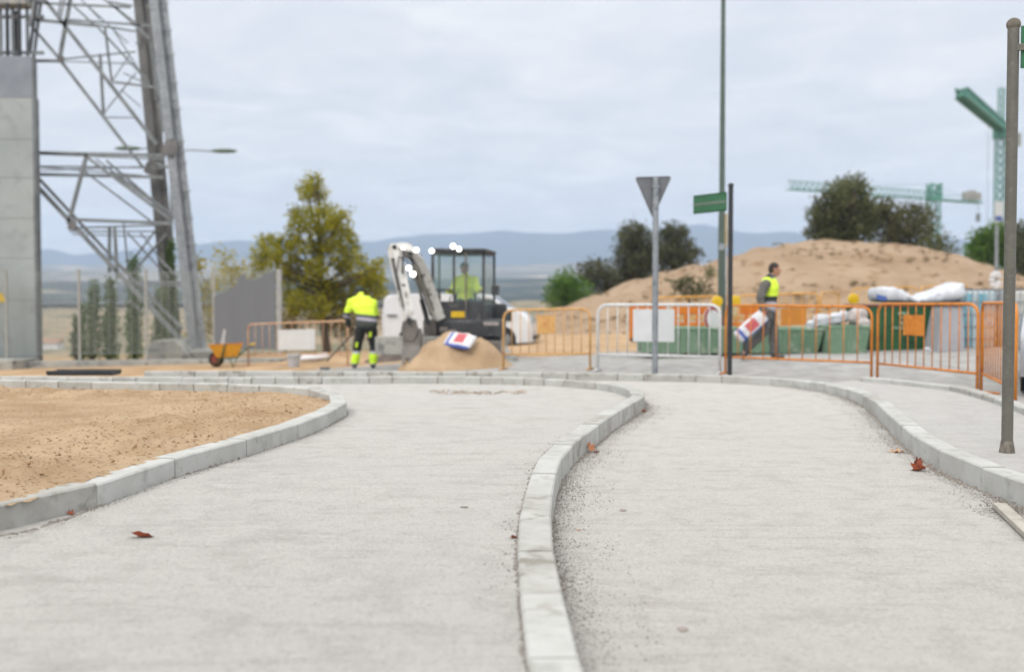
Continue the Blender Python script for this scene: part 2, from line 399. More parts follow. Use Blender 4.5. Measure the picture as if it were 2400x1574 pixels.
def resample(l, step):
    o = [l[0]]; acc = 0; prev = l[0]
    for p in l[1:]:
        seg = (p-prev).length
        while acc + seg >= step:
            t = (step-acc)/seg; prev = prev + (p-prev)*t; o.append(prev); seg = (p-prev).length; acc = 0
        acc += seg; prev = p
    if (o[-1]-l[-1]).length > 0.02: o.append(l[-1])
    return o
def offset(l, d):
    o = []
    for i, p in enumerate(l):
        a = l[max(0, i-1)]; b = l[min(len(l)-1, i+1)]; t = (b-a).normalized(); o.append(p + Vector((-t.y, t.x))*d)
    return o
isl_s = chaikin(isl); cen_s = chaikin(cen, 1); rgt_s = chaikin(rgt); out_s = chaikin(outk)
KW = 0.145
def kerb(front, side, z, label, stone=1.0, zbot=-0.12, m=None, w_=KW, jit=0.004):
    """a run of kerb stones: front edge line, width to one side"""
    sub = 2
    pts = resample(front, stone/sub)
    back = offset(pts, side*w_)
    root = empty('kerb', (pts[0].x, pts[0].y, 0), label, 'kerb')
    rng_ = random.Random(len(label)); k = 0; segs = []
    while k < len(pts)-2:
        far = pts[k].y > 10.5
        n = (2 if rng_.random() < 0.25 else 1) if far else sub
        a = [pts[k], pts[min(k+n, len(pts)-1)]]; b = [back[k], back[min(k+n, len(pts)-1)]]
        if len(a) < 2: break
        def shrink(l):
            l = list(l); gp = rng_.uniform(0.002, 0.008) if far else 0.0035; d = (l[1]-l[0]).normalized(); l[0] = l[0]+d*gp; l[-1] = l[-1]-d*gp; return l
        a = shrink(a); b = shrink(b)
        dz = rng_.uniform(-jit, jit); c = 0.009; ox = (b[0]-a[0]).normalized()*rng_.uniform(-0.003, 0.003)
        a = [v+ox for v in a]; b = [v+ox for v in b]
        segs.append((pts[k], pts[min(k+n, len(pts)-1)], back[k], back[min(k+n, len(pts)-1)]))
        mb = MB(); vs = []
        for i, (p, q) in enumerate(zip(a, b)):
            u = (q-p).normalized()
            zz = z + dz + T(p.x, p.y)
            zb = zbot + min(0, T(p.x, p.y))
            e = 0.0
            for pt, h in ((p, zb), (p, zz-c), (p+u*c, zz), (q-u*c, zz), (q, zz-c), (q, zb)): vs.append((pt.x, pt.y, h))
        fs = []
        for i in range(len(a)-1):
            for j in range(5): fs.append((i*6+j, i*6+j+1, (i+1)*6+j+1, (i+1)*6+j))
        fs += [tuple(range(6)), tuple((len(a)-1)*6+j for j in range(5,-1,-1))]
        mb.add(vs, fs); mb.build('kerb_stone', m or (M_kerb if rng_.random() < 0.7 else M_kerb2), root)
        k += n
    # mortar bed that shows in the joints
    mb = MB()
    for p, p2, q, q2 in segs:
        vs = []
        for a, b in ((p, q), (p2, q2)):
            u = (b-a).normalized(); zz = z - 0.016 + T(a.x, a.y); zb = zbot + min(0, T(a.x, a.y)) + 0.01
            for pt, h in ((a+u*0.018, zb), (a+u*0.018, zz), (b-u*0.018, zz), (b-u*0.018, zb)): vs.append((pt.x, pt.y, h))
        mb.add(vs, [(0,1,5,4),(1,2,6,5),(2,3,7,6),(3,0,4,7),(0,3,2,1),(4,5,6,7)])
    mb.build('mortar_bed', M_mortar, root)
    return root
kerb(isl_s, 1, ZI, 'pale concrete kerb curving round the sandy soil island', stone=0.85)
kerb(cen_s, 1, ZC, 'winding concrete kerb between the two gravelly paths, sharp bend towards the barriers', stone=0.62)
kerb(rgt_s, -1, ZC, 'long concrete kerb along the outer edge of the right path, in front of the barriers', stone=0.72)
kerb(out_s, -1, ZC+0.035, 'low road kerb behind the grey signpost, beside the orange barriers', stone=1.0)

def sheet(name, poly, fz, m, st=0.075):
    x0, x1 = min(p.x for p in poly), max(p.x for p in poly); y0, y1 = min(p.y for p in poly), max(p.y for p in poly)
    nx, ny = int((x1-x0)/st)+1, int((y1-y0)/st)+1; idx = {}; vs = []; fs = []; n = len(poly)
    for j in range(ny):
        y = y0+j*st; xs_ = sorted((b.x-a.x)*(y-a.y)/(b.y-a.y)+a.x for a, b in zip(poly, poly[1:]+poly[:1]) if (a.y > y) != (b.y > y))
        for i in range(nx):
            x = x0+i*st
            if sum(1 for v in xs_ if v < x) % 2 == 1: idx[(i, j)] = len(vs); vs.append((x, y, fz(x, y)))
    for (i, j) in idx:
        q = [(i, j), (i+1, j), (i+1, j+1), (i, j+1)]
        if all(k in idx for k in q): fs.append(tuple(idx[k] for k in q))
    me = bpy.data.meshes.new(name); me.from_pydata(vs, [], fs); me.materials.append(m)
    for p in me.polygons: p.use_smooth = True
    o = bpy.data.objects.new(name, me); link(o); o['kind'] = 'structure'; return o
def flat(name, poly, z, m, follow=True):
    vs3 = [Vector((p.x, p.y, 0)) for p in poly]
    tris = tessellate_polygon([vs3])
    me = bpy.data.meshes.new(name); me.from_pydata([(p.x, p.y, z + (T(p.x, p.y) if follow else 0)) for p in poly], [], [tuple(t) for t in tris]); me.materials.append(m)
    bm = bmesh.new(); bm.from_mesh(me); bmesh.ops.recalc_face_normals(bm, faces=bm.faces)
    if sum(f.normal.z for f in bm.faces) < 0: bmesh.ops.reverse_faces(bm, faces=bm.faces)
    bm.to_mesh(me); bm.free()
    o = bpy.data.objects.new(name, me); link(o); o['kind'] = 'structure'; return o
V2 = Vector
cm_ = offset(cen_s, 0.07); cl_ = offset(cen_s, 0.035); rl_ = offset(rgt_s, -0.11); rm_ = offset(rgt_s, -0.07); om_ = offset(out_s, -0.07); im_ = offset(isl_s, 0.07)
def lpz(x, y): return 0.135 - 0.065*smooth((y-8.5)/3.0) + T(x, y) + 0.004*noise.noise(Vector((x*1.1, y*1.1, 0)))
def rpz(x, y): return 0.008 + 0.05*smooth((y-9.5)/3.5) + T(x, y) + 0.005*noise.noise(Vector((x*0.9, y*0.9, 4)))
sheet('left_path', cl_ + [V2((-14, cl_[-1].y)), V2((-14, -6)), V2((cl_[0].x, -6))], lpz, M_pathL)
sheet('right_path', rl_ + [V2((-14, rl_[-1].y)), V2((-14, -6)), V2((rl_[0].x+1.2, -6))], rpz, M_pathR)
# strip behind the right kerb: walk near, merging into the site at the far end
wk = [p for p in rm_ if p.x > 4.2 or p.y < 13.0]
flat('pavement', wk + list(reversed([p for p in om_])) + [V2((om_[0].x+0.2, -6)), V2((rm_[0].x+0.8, -6))], 0.14, M_walk)
# sandy soil of the island
def inside(p, poly):
    c = False; j = len(poly)-1
    for i in range(len(poly)):
        a, b = poly[i], poly[j]
        if (a.y > p.y) != (b.y > p.y) and p.x < (b.x-a.x)*(p.y-a.y)/(b.y-a.y+1e-12)+a.x: c = not c
        j = i
    return c
ipoly = im_ + [V2((-15, im_[-1].y)), V2((-15, im_[0].y))]
def dist_line(p, l):
    return min((p-q).length for q in l)
imc = resample(im_, 0.12)
def grit_bed(name, l, side, w_, zf, lo, hi, m, seed, amp=1.0):
    pts = [p for p in resample(l, 0.015)]; a, b = int(len(pts)*lo), int(len(pts)*hi); pts = pts[a:b]
    nd = 20; vs = []; fs = []
    for i, p in enumerate(pts):
        t = (pts[min(i+1, len(pts)-1)]-pts[max(i-1, 0)]).normalized(); n_ = Vector((-t.y, t.x))*side
        wv = w_*(0.55+0.75*noise.noise(Vector((p.x*1.6, p.y*1.6, seed))))
        for k in range(nd+1):
            d = -0.015+(w_*1.5)*k/nd; q = p+n_*d; f = max(0.0, d)/max(0.02, wv)
            h = amp*(0.020*(1-f) + 0.016*noise.fractal(Vector((q.x*26, q.y*26, seed)), 0.7, 2, 4)) - 0.012 - (0.02 if f > 1.15 else 0)
            vs.append((q.x, q.y, zf(q.x, q.y)+h))
    for i in range(len(pts)-1):
        for k in range(nd): j = i*(nd+1)+k; fs.append((j, j+1, j+nd+2, j+nd+1))
    me = bpy.data.meshes.new(name); me.from_pydata(vs, [], fs); me.materials.append(m)
    o = bpy.data.objects.new(name, me); link(o); o['kind'] = 'stuff'; o['label'] = 'rough crumbly grit packed against the kerb'
M_grit = mat('packed grit', C(168,162,154), C(116,108,100), rough=0.97, scale=60, bump=0.006, bscale=160, c3=C(196,192,186), s3=90)
grit_bed('packed_grit', cen_s, -1, 0.12, rpz, 0.10, 0.62, M_grit, 1.0)
grit_bed('packed_grit', offset(cen_s, KW), 1, 0.045, lpz, 0.10, 0.45, M_grit, 2.0, 0.8)
grit_bed('packed_grit', rgt_s, 1, 0.10, rpz, 0.0, 0.45, M_grit, 3.0)
grit_bed('packed_grit', isl_s, -1, 0.03, lpz, 0.0, 0.5, M_grit, 4.0, 0.8)
def gritpile():
    o = []
    for _ in range(2600):
        p = G(random.gauss(2352, 34), random.gauss(1215, 17), 0.0)
        d = min((V2((p.x, p.y))-q).length for q in rgt_s)
        if d > 0.30: continue
        o.append((p.x, p.y, rpz(p.x, p.y)+0.02*max(0, 1-d*4)*random.random(), random.uniform(0.001, 0.006)))
    return o
def island():
    st = 0.04; x0, x1, y0, y1 = -9.0, -1.2, 2.0, 12.6
    nx, ny = int((x1-x0)/st), int((y1-y0)/st); idx = {}; vs = []; fs = []
    ins = {}
    for j in range(ny):
        for i in range(nx):
            p = V2((x0+i*st, y0+j*st))
            if inside(p, ipoly): ins[(i, j)] = p
    for (i, j), p in ins.items():
        d = dist_line(p, imc) if p.y < 100 else 1
        front = 1-smooth((p.y-8.6)/2.4)
        base = 0.165 + 0.08*front
        v = Vector((p.x, p.y, 0))
        edge = smooth(d/0.35)
        n1_ = noise.fractal(v*0.9, 1.0, 2.0, 4); n2_ = noise.fractal(v*6.5+Vector((5,0,0)), 0.75, 2.0, 5)
        rough_band = smooth(1-(d-0.5)/1.5) if d > 0.5 else 1
        h = base + edge*(0.04*n1_ + 0.052*n2_*(0.10+0.90*rough_band)) + 0.035*edge*rough_band*front
        idx[(i, j)] = len(vs); vs.append((p.x, p.y, h))
    for (i, j) in ins:
        q = [(i, j), (i+1, j), (i+1, j+1), (i, j+1)]
        if all(k in idx for k in q): fs.append(tuple(idx[k] for k in q))
    me = bpy.data.meshes.new('soil'); me.from_pydata(vs, [], fs); me.materials.append(M_soil)
    for p in me.polygons: p.use_smooth = True
    o = bpy.data.objects.new('soil_island', me); link(o); o['kind'] = 'structure'
island()

# the dirt hill on the right -----------------------------------------------------------
CREST = [(1240,745),(1310,722),(1400,692),(1500,655),(1560,634),(1640,618),(1700,598),(1780,577),(1850,570),(1920,565),(2000,565),(2080,571),(2150,580),(2230,591),(2300,612),(2340,630),(2400,650),(2600,690),(3000,720)]
M_hill = mat('dirt hill', C(198,174,148,0.68), C(176,151,124,0.68), rough=0.97, scale=0.35, bump=0.12, bscale=2.6, c3=C(150,122,92), s3=1.6, spec=0.1)
def mound():
    pxs = frange(1180, 3000, 130); yy = frange(25.5, 50, 44) + [52, 55, 60, 68, 80]
    vs = []
    for y in yy:
        for px in pxs:
            x = (px-1200)/F*y
            e0 = (T(x, 25.5)-0.25-CAMZ)/25.5; zc = W(1200, interp(CREST, px), 50).z; e1 = (zc-CAMZ)/50
            if y <= 50:
                t = smooth((y-25.5)/24.5*0.98)
                z = CAMZ + y*(e0+(e1-e0)*t) + (0.16*noise.fractal(Vector((x*0.6, y*0.45, 0)), 0.9, 2, 5) - 0.10*abs(noise.noise(Vector((x*1.3, y*0.25, 7)))))*smooth((y-25.5)/4)
            else: z = zc - smooth((y-50)/30)*6
            z += 0.12*smooth((y-30)/8)*noise.fractal(Vector((x*0.35, y*0.2, 2)), 0.9, 2, 4)
            vs.append((x, y, z))
    nx = len(pxs); fs = [(j*nx+i, j*nx+i+1, (j+1)*nx+i+1, (j+1)*nx+i) for j in range(len(yy)-1) for i in range(nx-1)]
    me = bpy.data.meshes.new('dirt_hill'); me.from_pydata(vs, [], fs); me.materials.append(M_hill)
    for p in me.polygons: p.use_smooth = True
    o = bpy.data.objects.new('dirt_hill', me); link(o); o['kind'] = 'structure'
mound()
def mound_z(px, y):
    x = (px-1200)/F*y; e0 = (T(x, 25.5)-0.25-CAMZ)/25.5; zc = W(1200, interp(CREST, px), 50).z; e1 = (zc-CAMZ)/50
    if y > 50: return zc - smooth((y-50)/30)*6
    return CAMZ + y*(e0+(e1-e0)*smooth((y-25.5)/24.5*0.98))

# gravel and grit: countless small stones ----------------------------------------------
M_stone = mat('grey grit', C(176,171,165), C(104,97,90), rough=0.9, scale=30, isl=0.7)
M_clod = mat('earth clods', C(204,174,138,0.74), C(160,128,94,0.74), rough=0.97, scale=10, isl=0.6, bump=0.004, bscale=60)
def stones(name, spots, m, label=None):
    """spots: (x, y, z, r)"""
    base = [(0,0,1),(0.9,0,0.3),(0.28,0.85,0.3),(-0.73,0.53,0.3),(-0.73,-0.53,0.3),(0.28,-0.85,0.3),(0,0,-0.6)]
    fb = [(0,1,2),(0,2,3),(0,3,4),(0,4,5),(0,5,1),(6,2,1),(6,3,2),(6,4,3),(6,5,4),(6,1,5)]
    vs = []; fs = []
    for x, y, z, r in spots:
        a = random.uniform(0, 6.28); sx = random.uniform(0.7, 1.3); sy = random.uniform(0.6, 1.1); sz = random.uniform(0.4, 0.9); n = len(vs)
        ca, sa = math.cos(a), math.sin(a)
        for bx, by, bz in base:
            j = random.uniform(0.8, 1.2); X, Y = bx*sx*j, by*sy*j
            vs.append((x+(X*ca-Y*sa)*r, y+(X*sa+Y*ca)*r, z+bz*sz*r))
        fs += [tuple(i+n for i in f) for f in fb]
    me = bpy.data.meshes.new(name); me.from_pydata(vs, [], fs); me.materials.append(m)
    o = bpy.data.objects.new(name, me); link(o); o['kind'] = 'stuff'
    if label: o['label'] = label
    return o
sp = []
def along(l, side, d0, d1, n, z, r0, r1, lo=0, hi=1, pw=1.8, clump=0.0, cs=1.3):
    pts = resample(l, 0.05); a, b = int(len(pts)*lo), int(len(pts)*hi)
    out_ = []
    while len(out_) < n:
        i = random.randint(a, b-2); p = pts[i]; t = (pts[i+1]-p).normalized(); nn_ = Vector((-t.y, t.x))*side
        if p.y > 15 or p.y < 1.5: 
            n -= 1; continue
        if clump and noise.noise(Vector((p.x*cs, p.y*cs, 9.3))) < clump - 0.3 and random.random() < 0.85:
            n -= 0.3; continue
        d = d0+(d1-d0)*random.random()**pw; q = p + nn_*d + t*random.uniform(-0.05, 0.05)
        r = r0+(r1-r0)*random.random()**2.5
        out_.append((q.x, q.y, (lpz(q.x, q.y) if z > 0.1 else rpz(q.x, q.y)) + r*0.25, r))
    return out_
sp += along(cen_s, -1, 0.0, 0.34, 13000, 0.004, 0.001, 0.0055, 0.05, 0.62, 2.4, 0.25)
sp += along(cen_s, -1, 0.0, 0.17, 13000, 0.003, 0.001, 0.005, 0.05, 0.50, 1.6, 0.2, 0.8)
sp += along(cen_s, -1, 0.0, 0.14, 1600, 0.004, 0.002, 0.006, 0.05, 0.55, 2.0, 0.3)
sp += along(cen_s, 1, KW, KW+0.14, 1500, 0.135, 0.0015, 0.006, 0.05, 0.5, 2.2, 0.5)
sp += along(rgt_s, 1, 0.0, 0.30, 8000, 0.004, 0.001, 0.0055, 0.0, 0.50, 2.4, 0.35)
sp += along(rgt_s, 1, 0.0, 0.12, 5000, 0.004, 0.0015, 0.006, 0.0, 0.55, 1.4, 0.2)
sp += along(isl_s, -1, 0.0, 0.07, 1300, 0.135, 0.0015, 0.006, 0.0, 0.5, 2.0, 0.4)
for _ in range(900):
    p = G(random.uniform(0, 2400), random.uniform(900, 1574)**1.0, 0.0)
    if p.x > -0.2 and not inside(V2((p.x, p.y)), ipoly): 
        z = 0.004 
        if inside(V2((p.x, p.y)), cm_ + [V2((-14, cm_[-1].y)), V2((-14, -6)), V2((cm_[0].x, -6))]): z = 0.135
        sp.append((p.x, p.y, z, random.uniform(0.0015, 0.005)))
sp += gritpile()
stones('gravel', sp, M_stone, 'loose grey grit along the kerbs')
sp = []
for _ in range(16000):
    i = random.randint(0, len(imc)-1); p = imc[i]
    if p.y > 11.5 and random.random() < 0.8: continue
    a = random.uniform(0, 6.28); d = 0.05+1.6*random.random()**1.3
    q = V2((p.x+math.cos(a)*d, p.y+math.sin(a)*d))
    if not inside(q, ipoly) or dist_line(q, imc) < 0.09: continue
    if noise.noise(Vector((q.x*1.5, q.y*1.5, 4))) < -0.05 and random.random() < 0.8: continue
    front = 1-smooth((q.y-8.6)/2.4)
    sp.append((q.x, q.y, 0.165+0.08*front+0.03*front*smooth(d/0.5)+0.005, 0.002+0.015*random.random()**4))
stones('earth_clods', sp, M_clod, 'crumbly earth clods on the soil island')

def hill_scrub():
    rg = random.Random(44); vs = []; fs = []
    for _ in range(800):
        px = rg.uniform(1330, 2420); y = rg.uniform(28, 50)
        if noise.noise(Vector((px*0.006, y*0.25, 3))) < 0.02 and rg.random() < 0.85: continue
        x = (px-1200)/F*y; z = mound_z(px, y)+0.02; s_ = rg.uniform(0.05, 0.16)
        for k in range(26):
            a = rg.uniform(0, 6.28); e = rg.uniform(0.2, 1.3); d = Vector((math.cos(a)*math.cos(e), math.sin(a)*math.cos(e), math.sin(e)))
            q = Vector((x+rg.gauss(0, s_*0.5), y+rg.gauss(0, s_*0.5), z)); w_ = Vector((-d.y, d.x, 0)).normalized()*0.012; n = len(vs)
            vs += [q-w_, q+w_, q+d*s_*1.3]; fs.append((n, n+1, n+2))
    me = bpy.data.meshes.new('dry_scrub'); me.from_pydata([tuple(v) for v in vs], [], fs); me.materials.append(mat('dry scrub', C(158,134,96), C(116,104,74), rough=0.95, scale=0.8, isl=0.5))
    o = bpy.data.objects.new('dry_scrub', me); link(o); o['kind'] = 'stuff'; o['label'] = 'dry scrub tufts dotted over the dirt hill'
hill_scrub()
# ------------------------------------------------------------------ object materials
M_orange = mat('orange paint', C(234,150,62,0.74), C(224,138,50,0.74), rough=0.5, scale=6, c3=C(200,118,46,0.7), s3=12, spec=0.3)
M_orange2 = mat('faded orange paint', C(228,180,112,0.74), C(218,164,94,0.74), rough=0.6, scale=5, c3=C(200,130,80), s3=20)
M_peach = mat('faded peach paint', C(222,190,158), C(214,170,134), rough=0.6, scale=5, c3=C(200,140,110), s3=14)
M_yell = mat('yellow orange paint', C(226,176,84), C(216,160,72), rough=0.5, scale=5)
M_white = mat('white paint', C(232,234,236), C(218,220,222), rough=0.45, scale=6, c3=C(190,188,180), s3=18)
M_plate_o = mat('orange plate', C(218,150,54,0.65), C(208,138,46,0.65), rough=0.5, scale=4)
M_plate_w = mat('white plate', C(226,229,231), C(216,219,221), rough=0.4, scale=4)
M_galv = mat('galvanised steel', C(166,172,178), C(140,147,154), rough=0.5, scale=3, metal=0.35, c3=C(124,130,136), s3=12)
M_galvd = mat('weathered lattice steel', C(142,148,152), C(112,118,122), rough=0.6, scale=2.2, metal=0.3, c3=C(150,154,152), s3=9)
M_galvw = mat('brownish lattice steel', C(128,128,128), C(98,99,100), rough=0.65, scale=1.6, metal=0.25, c3=C(140,140,136), s3=7)
M_pole = mat('olive grey pole', C(112,110,102), C(98,96,88), rough=0.5, scale=5, c3=C(120,118,108), s3=30, metal=0.1)
M_poleg = mat('dark green lamp column', C(92,108,98), C(78,94,86), rough=0.5, scale=3)
M_black = mat('black paint', C(52,54,58), C(40,42,46), rough=0.45, scale=6)
M_gsign = mat('green sign back', C(62,118,82), C(52,104,72), rough=0.45, scale=4)
M_gsign2 = mat('green sign rail', C(120,134,122), C(104,120,108), rough=0.5, scale=4)
M_sgrey = mat('grey sign back', C(124,128,133), C(112,116,122), rough=0.5, scale=5, metal=0.2)
M_rubber = mat('rubber', C(44,45,47), C(32,33,35), rough=0.8, scale=12)
M_chrome = mat('hub', C(170,174,178), C(140,144,148), rough=0.35, metal=0.6, scale=6)
M_lens = mat('amber lens', C(245,205,40), C(235,190,30), rough=0.25, scale=8)
M_concrete = mat('cast concrete', C(186,184,176), C(150,152,150), rough=0.9, scale=1.8, bump=0.006, bscale=18, c3=C(126,128,126), s3=4)

def barrier(p0, p1, h, label, m, nbars=11, plate=None, pm=None, group='steel site barriers', rr=0.02, rail=0.27, rb=0.008, lean=0.0):
    """crowd barrier from foot p0 to foot p1, legs on their own ground"""
    p0 = Vector(p0); p1 = Vector(p1); u = (p1-p0); u.z = 0; Lg = u.length; u.normalize(); v = Vector((-u.y, u.x, 0))
    def P(s, z):   # s along, z above local ground
        q = p0 + (p1-p0)*(s/Lg); return q + Vector((0, 0, z)) + v*(lean*z)
    root = empty('crowd_barrier', (p0+p1)/2, label, 'barrier', group)
    cr = 0.16
    pts = [P(0, 0), P(0, h-cr)]
    pts += [P(cr-cr*math.cos(a), h-cr+cr*math.sin(a)) for a in (R(22), R(45), R(68))]
    pts += [P(cr, h), P(Lg-cr, h)]
    pts += [P(Lg-cr+cr*math.sin(a), h-cr+cr*math.cos(a)) for a in (R(22), R(45), R(68))]
    pts += [P(Lg, h-cr), P(Lg, 0)]
    MB().tube(pts, rr, 10).build('frame', m, root, True)
    MB().tube([P(0.01, rail), P(Lg-0.01, rail)], rr*0.85, 8).build('bottom_rail', m, root, True)
    for s in (0.0, Lg):
        a = P(s, 0.03)
        MB().tube([a - v*0.22 + Vector((0,0,-0.02)), a, a + v*0.22 + Vector((0,0,-0.02))], rr*0.7, 8).build('foot', m, root, True)
    a_, b_ = (plate[0]*Lg, plate[1]*Lg) if plate else (9e9, 9e9)
    for i in range(1, nbars+1):
        s = Lg*i/(nbars+1)
        top = h
        if s < cr: top = h-cr+math.sqrt(max(0, cr*cr-(cr-s)**2))
        if s > Lg-cr: top = h-cr+math.sqrt(max(0, cr*cr-(cr-Lg+s)**2))
        if plate and a_ < s < b_ and plate[3] < h-0.1 and False: continue
        MB().cyl(P(s, rail), P(s, top-0.005), rb, n=6).build('bar', m, root, True)
    if plate:
        z0, z1 = plate[2], plate[3]
        mb = MB(); o = v*0.012; 
        qs = [P(a_, z0), P(b_, z0), P(b_, z1), P(a_, z1)]
        f = -1 if (v.y > 0) else 1
        off = v*f*(rr+0.004)
        mb.add([q+off for q in qs] + [q+off+v*f*0.003 for q in qs], [(0,1,2,3),(7,6,5,4),(0,4,5,1),(1,5,6,2),(2,6,7,3),(3,7,4,0)])
        mb.build('plate', pm or m, root)
    return root
def gpx(px, py): return G(px, py)
# near row, left to right
def bar_px(l, r, tl, label, m, **k):
    a, b = G(*l), G(*r)
    # the frame top seen at image height tl above the left foot
    h = W(l[0], tl, a.y).z - a.z
    return barrier(a, b, h, label, m, **k), h
_, h1 = bar_px((582,857), (815,857), 760, 'faded peach and orange barrier with a long white plate, behind the stooping worker', M_peach, nbars=12, plate=(0.33,0.70,0.38,0.86), pm=M_plate_w)
_, h2 = bar_px((1180,866), (1383,866), 727, 'pale orange barrier with a small plate in front of the van wheel', M_orange2, nbars=9, plate=(0.40,0.61,0.62,0.93), pm=M_orange2)
_, h3 = bar_px((1401,869), (1687,876), 714, 'white painted barrier with a large white plate behind the grey sign post', M_white, nbars=11, plate=(0.30,0.64,0.50,1.03), pm=M_plate_w, rr=0.024, rb=0.009)
_, h4 = bar_px((1700,876), (2042,892), 715, 'orange barrier the worker with the sack walks behind', M_orange, nbars=10)
_, h5 = bar_px((2056,893), (2290,923), 712, 'orange barrier with a square orange plate in front of the dark green skip', M_orange, nbars=11, plate=(0.30,0.52,0.70,0.985), pm=M_orange, rail=0.26)
a5 = G(2299, 923); b5 = Vector((5.22, a5.y-2.35, 0)); b5.z = T(b5.x, b5.y)
barrier(a5, b5, CAMZ-a5.z+0.0, 'end orange barrier turned towards the viewer behind the olive grey post', M_orange, nbars=12, rail=0.26)
# rear row on the foot of the dirt hill
def rear(px0, px1, py0, py1, d0, d1, label, m=M_yell, **k):
    a, b = W(px0, py0, d0), W(px1, py1, d1); h = 1.1
    a = a - Vector((0,0,h)); b = b - Vector((0,0,h))
    return barrier(a, b, h, label, m, group='yellow barriers at the foot of the dirt hill', **k)
rear(1538, 1722, 697, 693, 28, 28, 'leftmost yellow barrier at the foot of the dirt hill, behind the white barrier', nbars=9, rr=0.026)
rear(1728, 1918, 693, 686, 28, 27.6, 'yellow barrier with two orange plates behind the walking worker', nbars=9, plate=(0.54,0.86,0.28,0.72), pm=M_plate_o, rr=0.026)
rear(1924, 1966, 685, 685, 27.6, 29, 'short looking yellow barrier turned edge on, right of the walking worker', nbars=6)
rear(1996, 2150, 676, 672, 28, 28, 'yellow barrier half hidden by the white bulk bag, under the amber lamp', nbars=8)
rear(2158, 2268, 671, 668, 28, 30, 'rightmost yellow barrier on the hill foot, above the grey bin', nbars=8)

# ------------------------------------------------------------------ sign posts, lamp posts
def yield_sign():
    g = G(1535, 868, 0.13); d = g.y
    top = W(1536, 414, d).z
    r = empty('yield_sign', g, 'back of a triangular give way sign on a thick galvanised post', 'road sign')
    MB().cyl((g.x, d, g.z-0.15), (g.x, d, top), 0.045, n=20).build('post', M_galv, r, True, autos=True)
    def q(px, py, y): p = W(px, py, y); return (p.x, p.z)
    y = d + 0.06
    A, B, Cc = Vector(q(1489, 416, y)), Vector(q(1573, 414, y)), Vector(q(1530, 510, y))
    # rounded corners
    poly = []
    cs = [A, B, Cc]
    for i, c in enumerate(cs):
        p = (cs[i-1]-c).normalized(); n_ = (cs[(i+1)%3]-c).normalized(); rr = 0.035
        poly += [c+p*rr, c+(p+n_)*rr*0.28, c+n_*rr]
    MB().prism([(v.x, v.y) for v in poly], 'y', y, y+0.004).build('sign_plate', M_sgrey, r)
    rim = [Vector((v.x, y-0.006, v.y)) for v in poly]
    MB().tube(rim, 0.009, 6, closed=True).build('rim', M_sgrey, r, True)
    for zf in (0.30, 0.78):
        z = top - zf*0.52
        MB().box((g.x, d+0.004, z), (0.11 if zf < 0.5 else 0.10, 0.105, 0.03)).build('clamp', M_galv, r, bevel=0.004)
yield_sign()
def street_sign():
    g = G(1710, 876, 0.1); d = g.y; top = W(1710, 434, d).z
    r = empty('street_sign', g, 'green street name sign seen from behind on a thin black post', 'street sign')
    MB().cyl((g.x, d, g.z-0.15), (g.x, d, top), 0.036, n=18).build('post', M_black, r, True, autos=True)
    MB().ellipsoid((g.x, d, top), (0.046, 0.046, 0.035)).build('cap', M_black, r, True)
    a0 = W(1704, 450, d); b0 = W(1627, 461, d+0.55)
    z_lo0 = W(1704, 494, d).z; 
    u = (Vector((b0.x, b0.y, 0))-Vector((a0.x, a0.y, 0))); 
    n_ = Vector((-u.y, u.x, 0)).normalized()*0.01
    zt, zb = a0.z, z_lo0
    def slab(z0, z1, th, off, name, m):
        A = Vector((a0.x, a0.y, 0)) + n_.normalized()*off; B = A + u; nn2 = n_.normalized()*th
        vs = [A, B, B+nn2, A+nn2]
        MB().add([(p.x, p.y, z) for z in (z0, z1) for p in vs], [(3,2,1,0),(4,5,6,7),(0,1,5,4),(1,2,6,5),(2,3,7,6),(3,0,4,7)]).build(name, m, r, bevel=0.004)
    s = -1 if n_.y > 0 else 1   # towards the viewer
    slab(zb, zt, 0.02, 0, 'sign_panel', M_gsign)
    h = zt-zb
    slab(zb+h*0.42, zb+h*0.56, s*0.022, s*0.004, 'rail', M_gsign2)
    slab(zt-0.028, zt+0.003, s*0.016, s*0.004, 'edge_fold', M_gsign)
    slab(zb-0.003, zb+0.028, s*0.016, s*0.004, 'edge_fold', M_gsign)
street_sign()
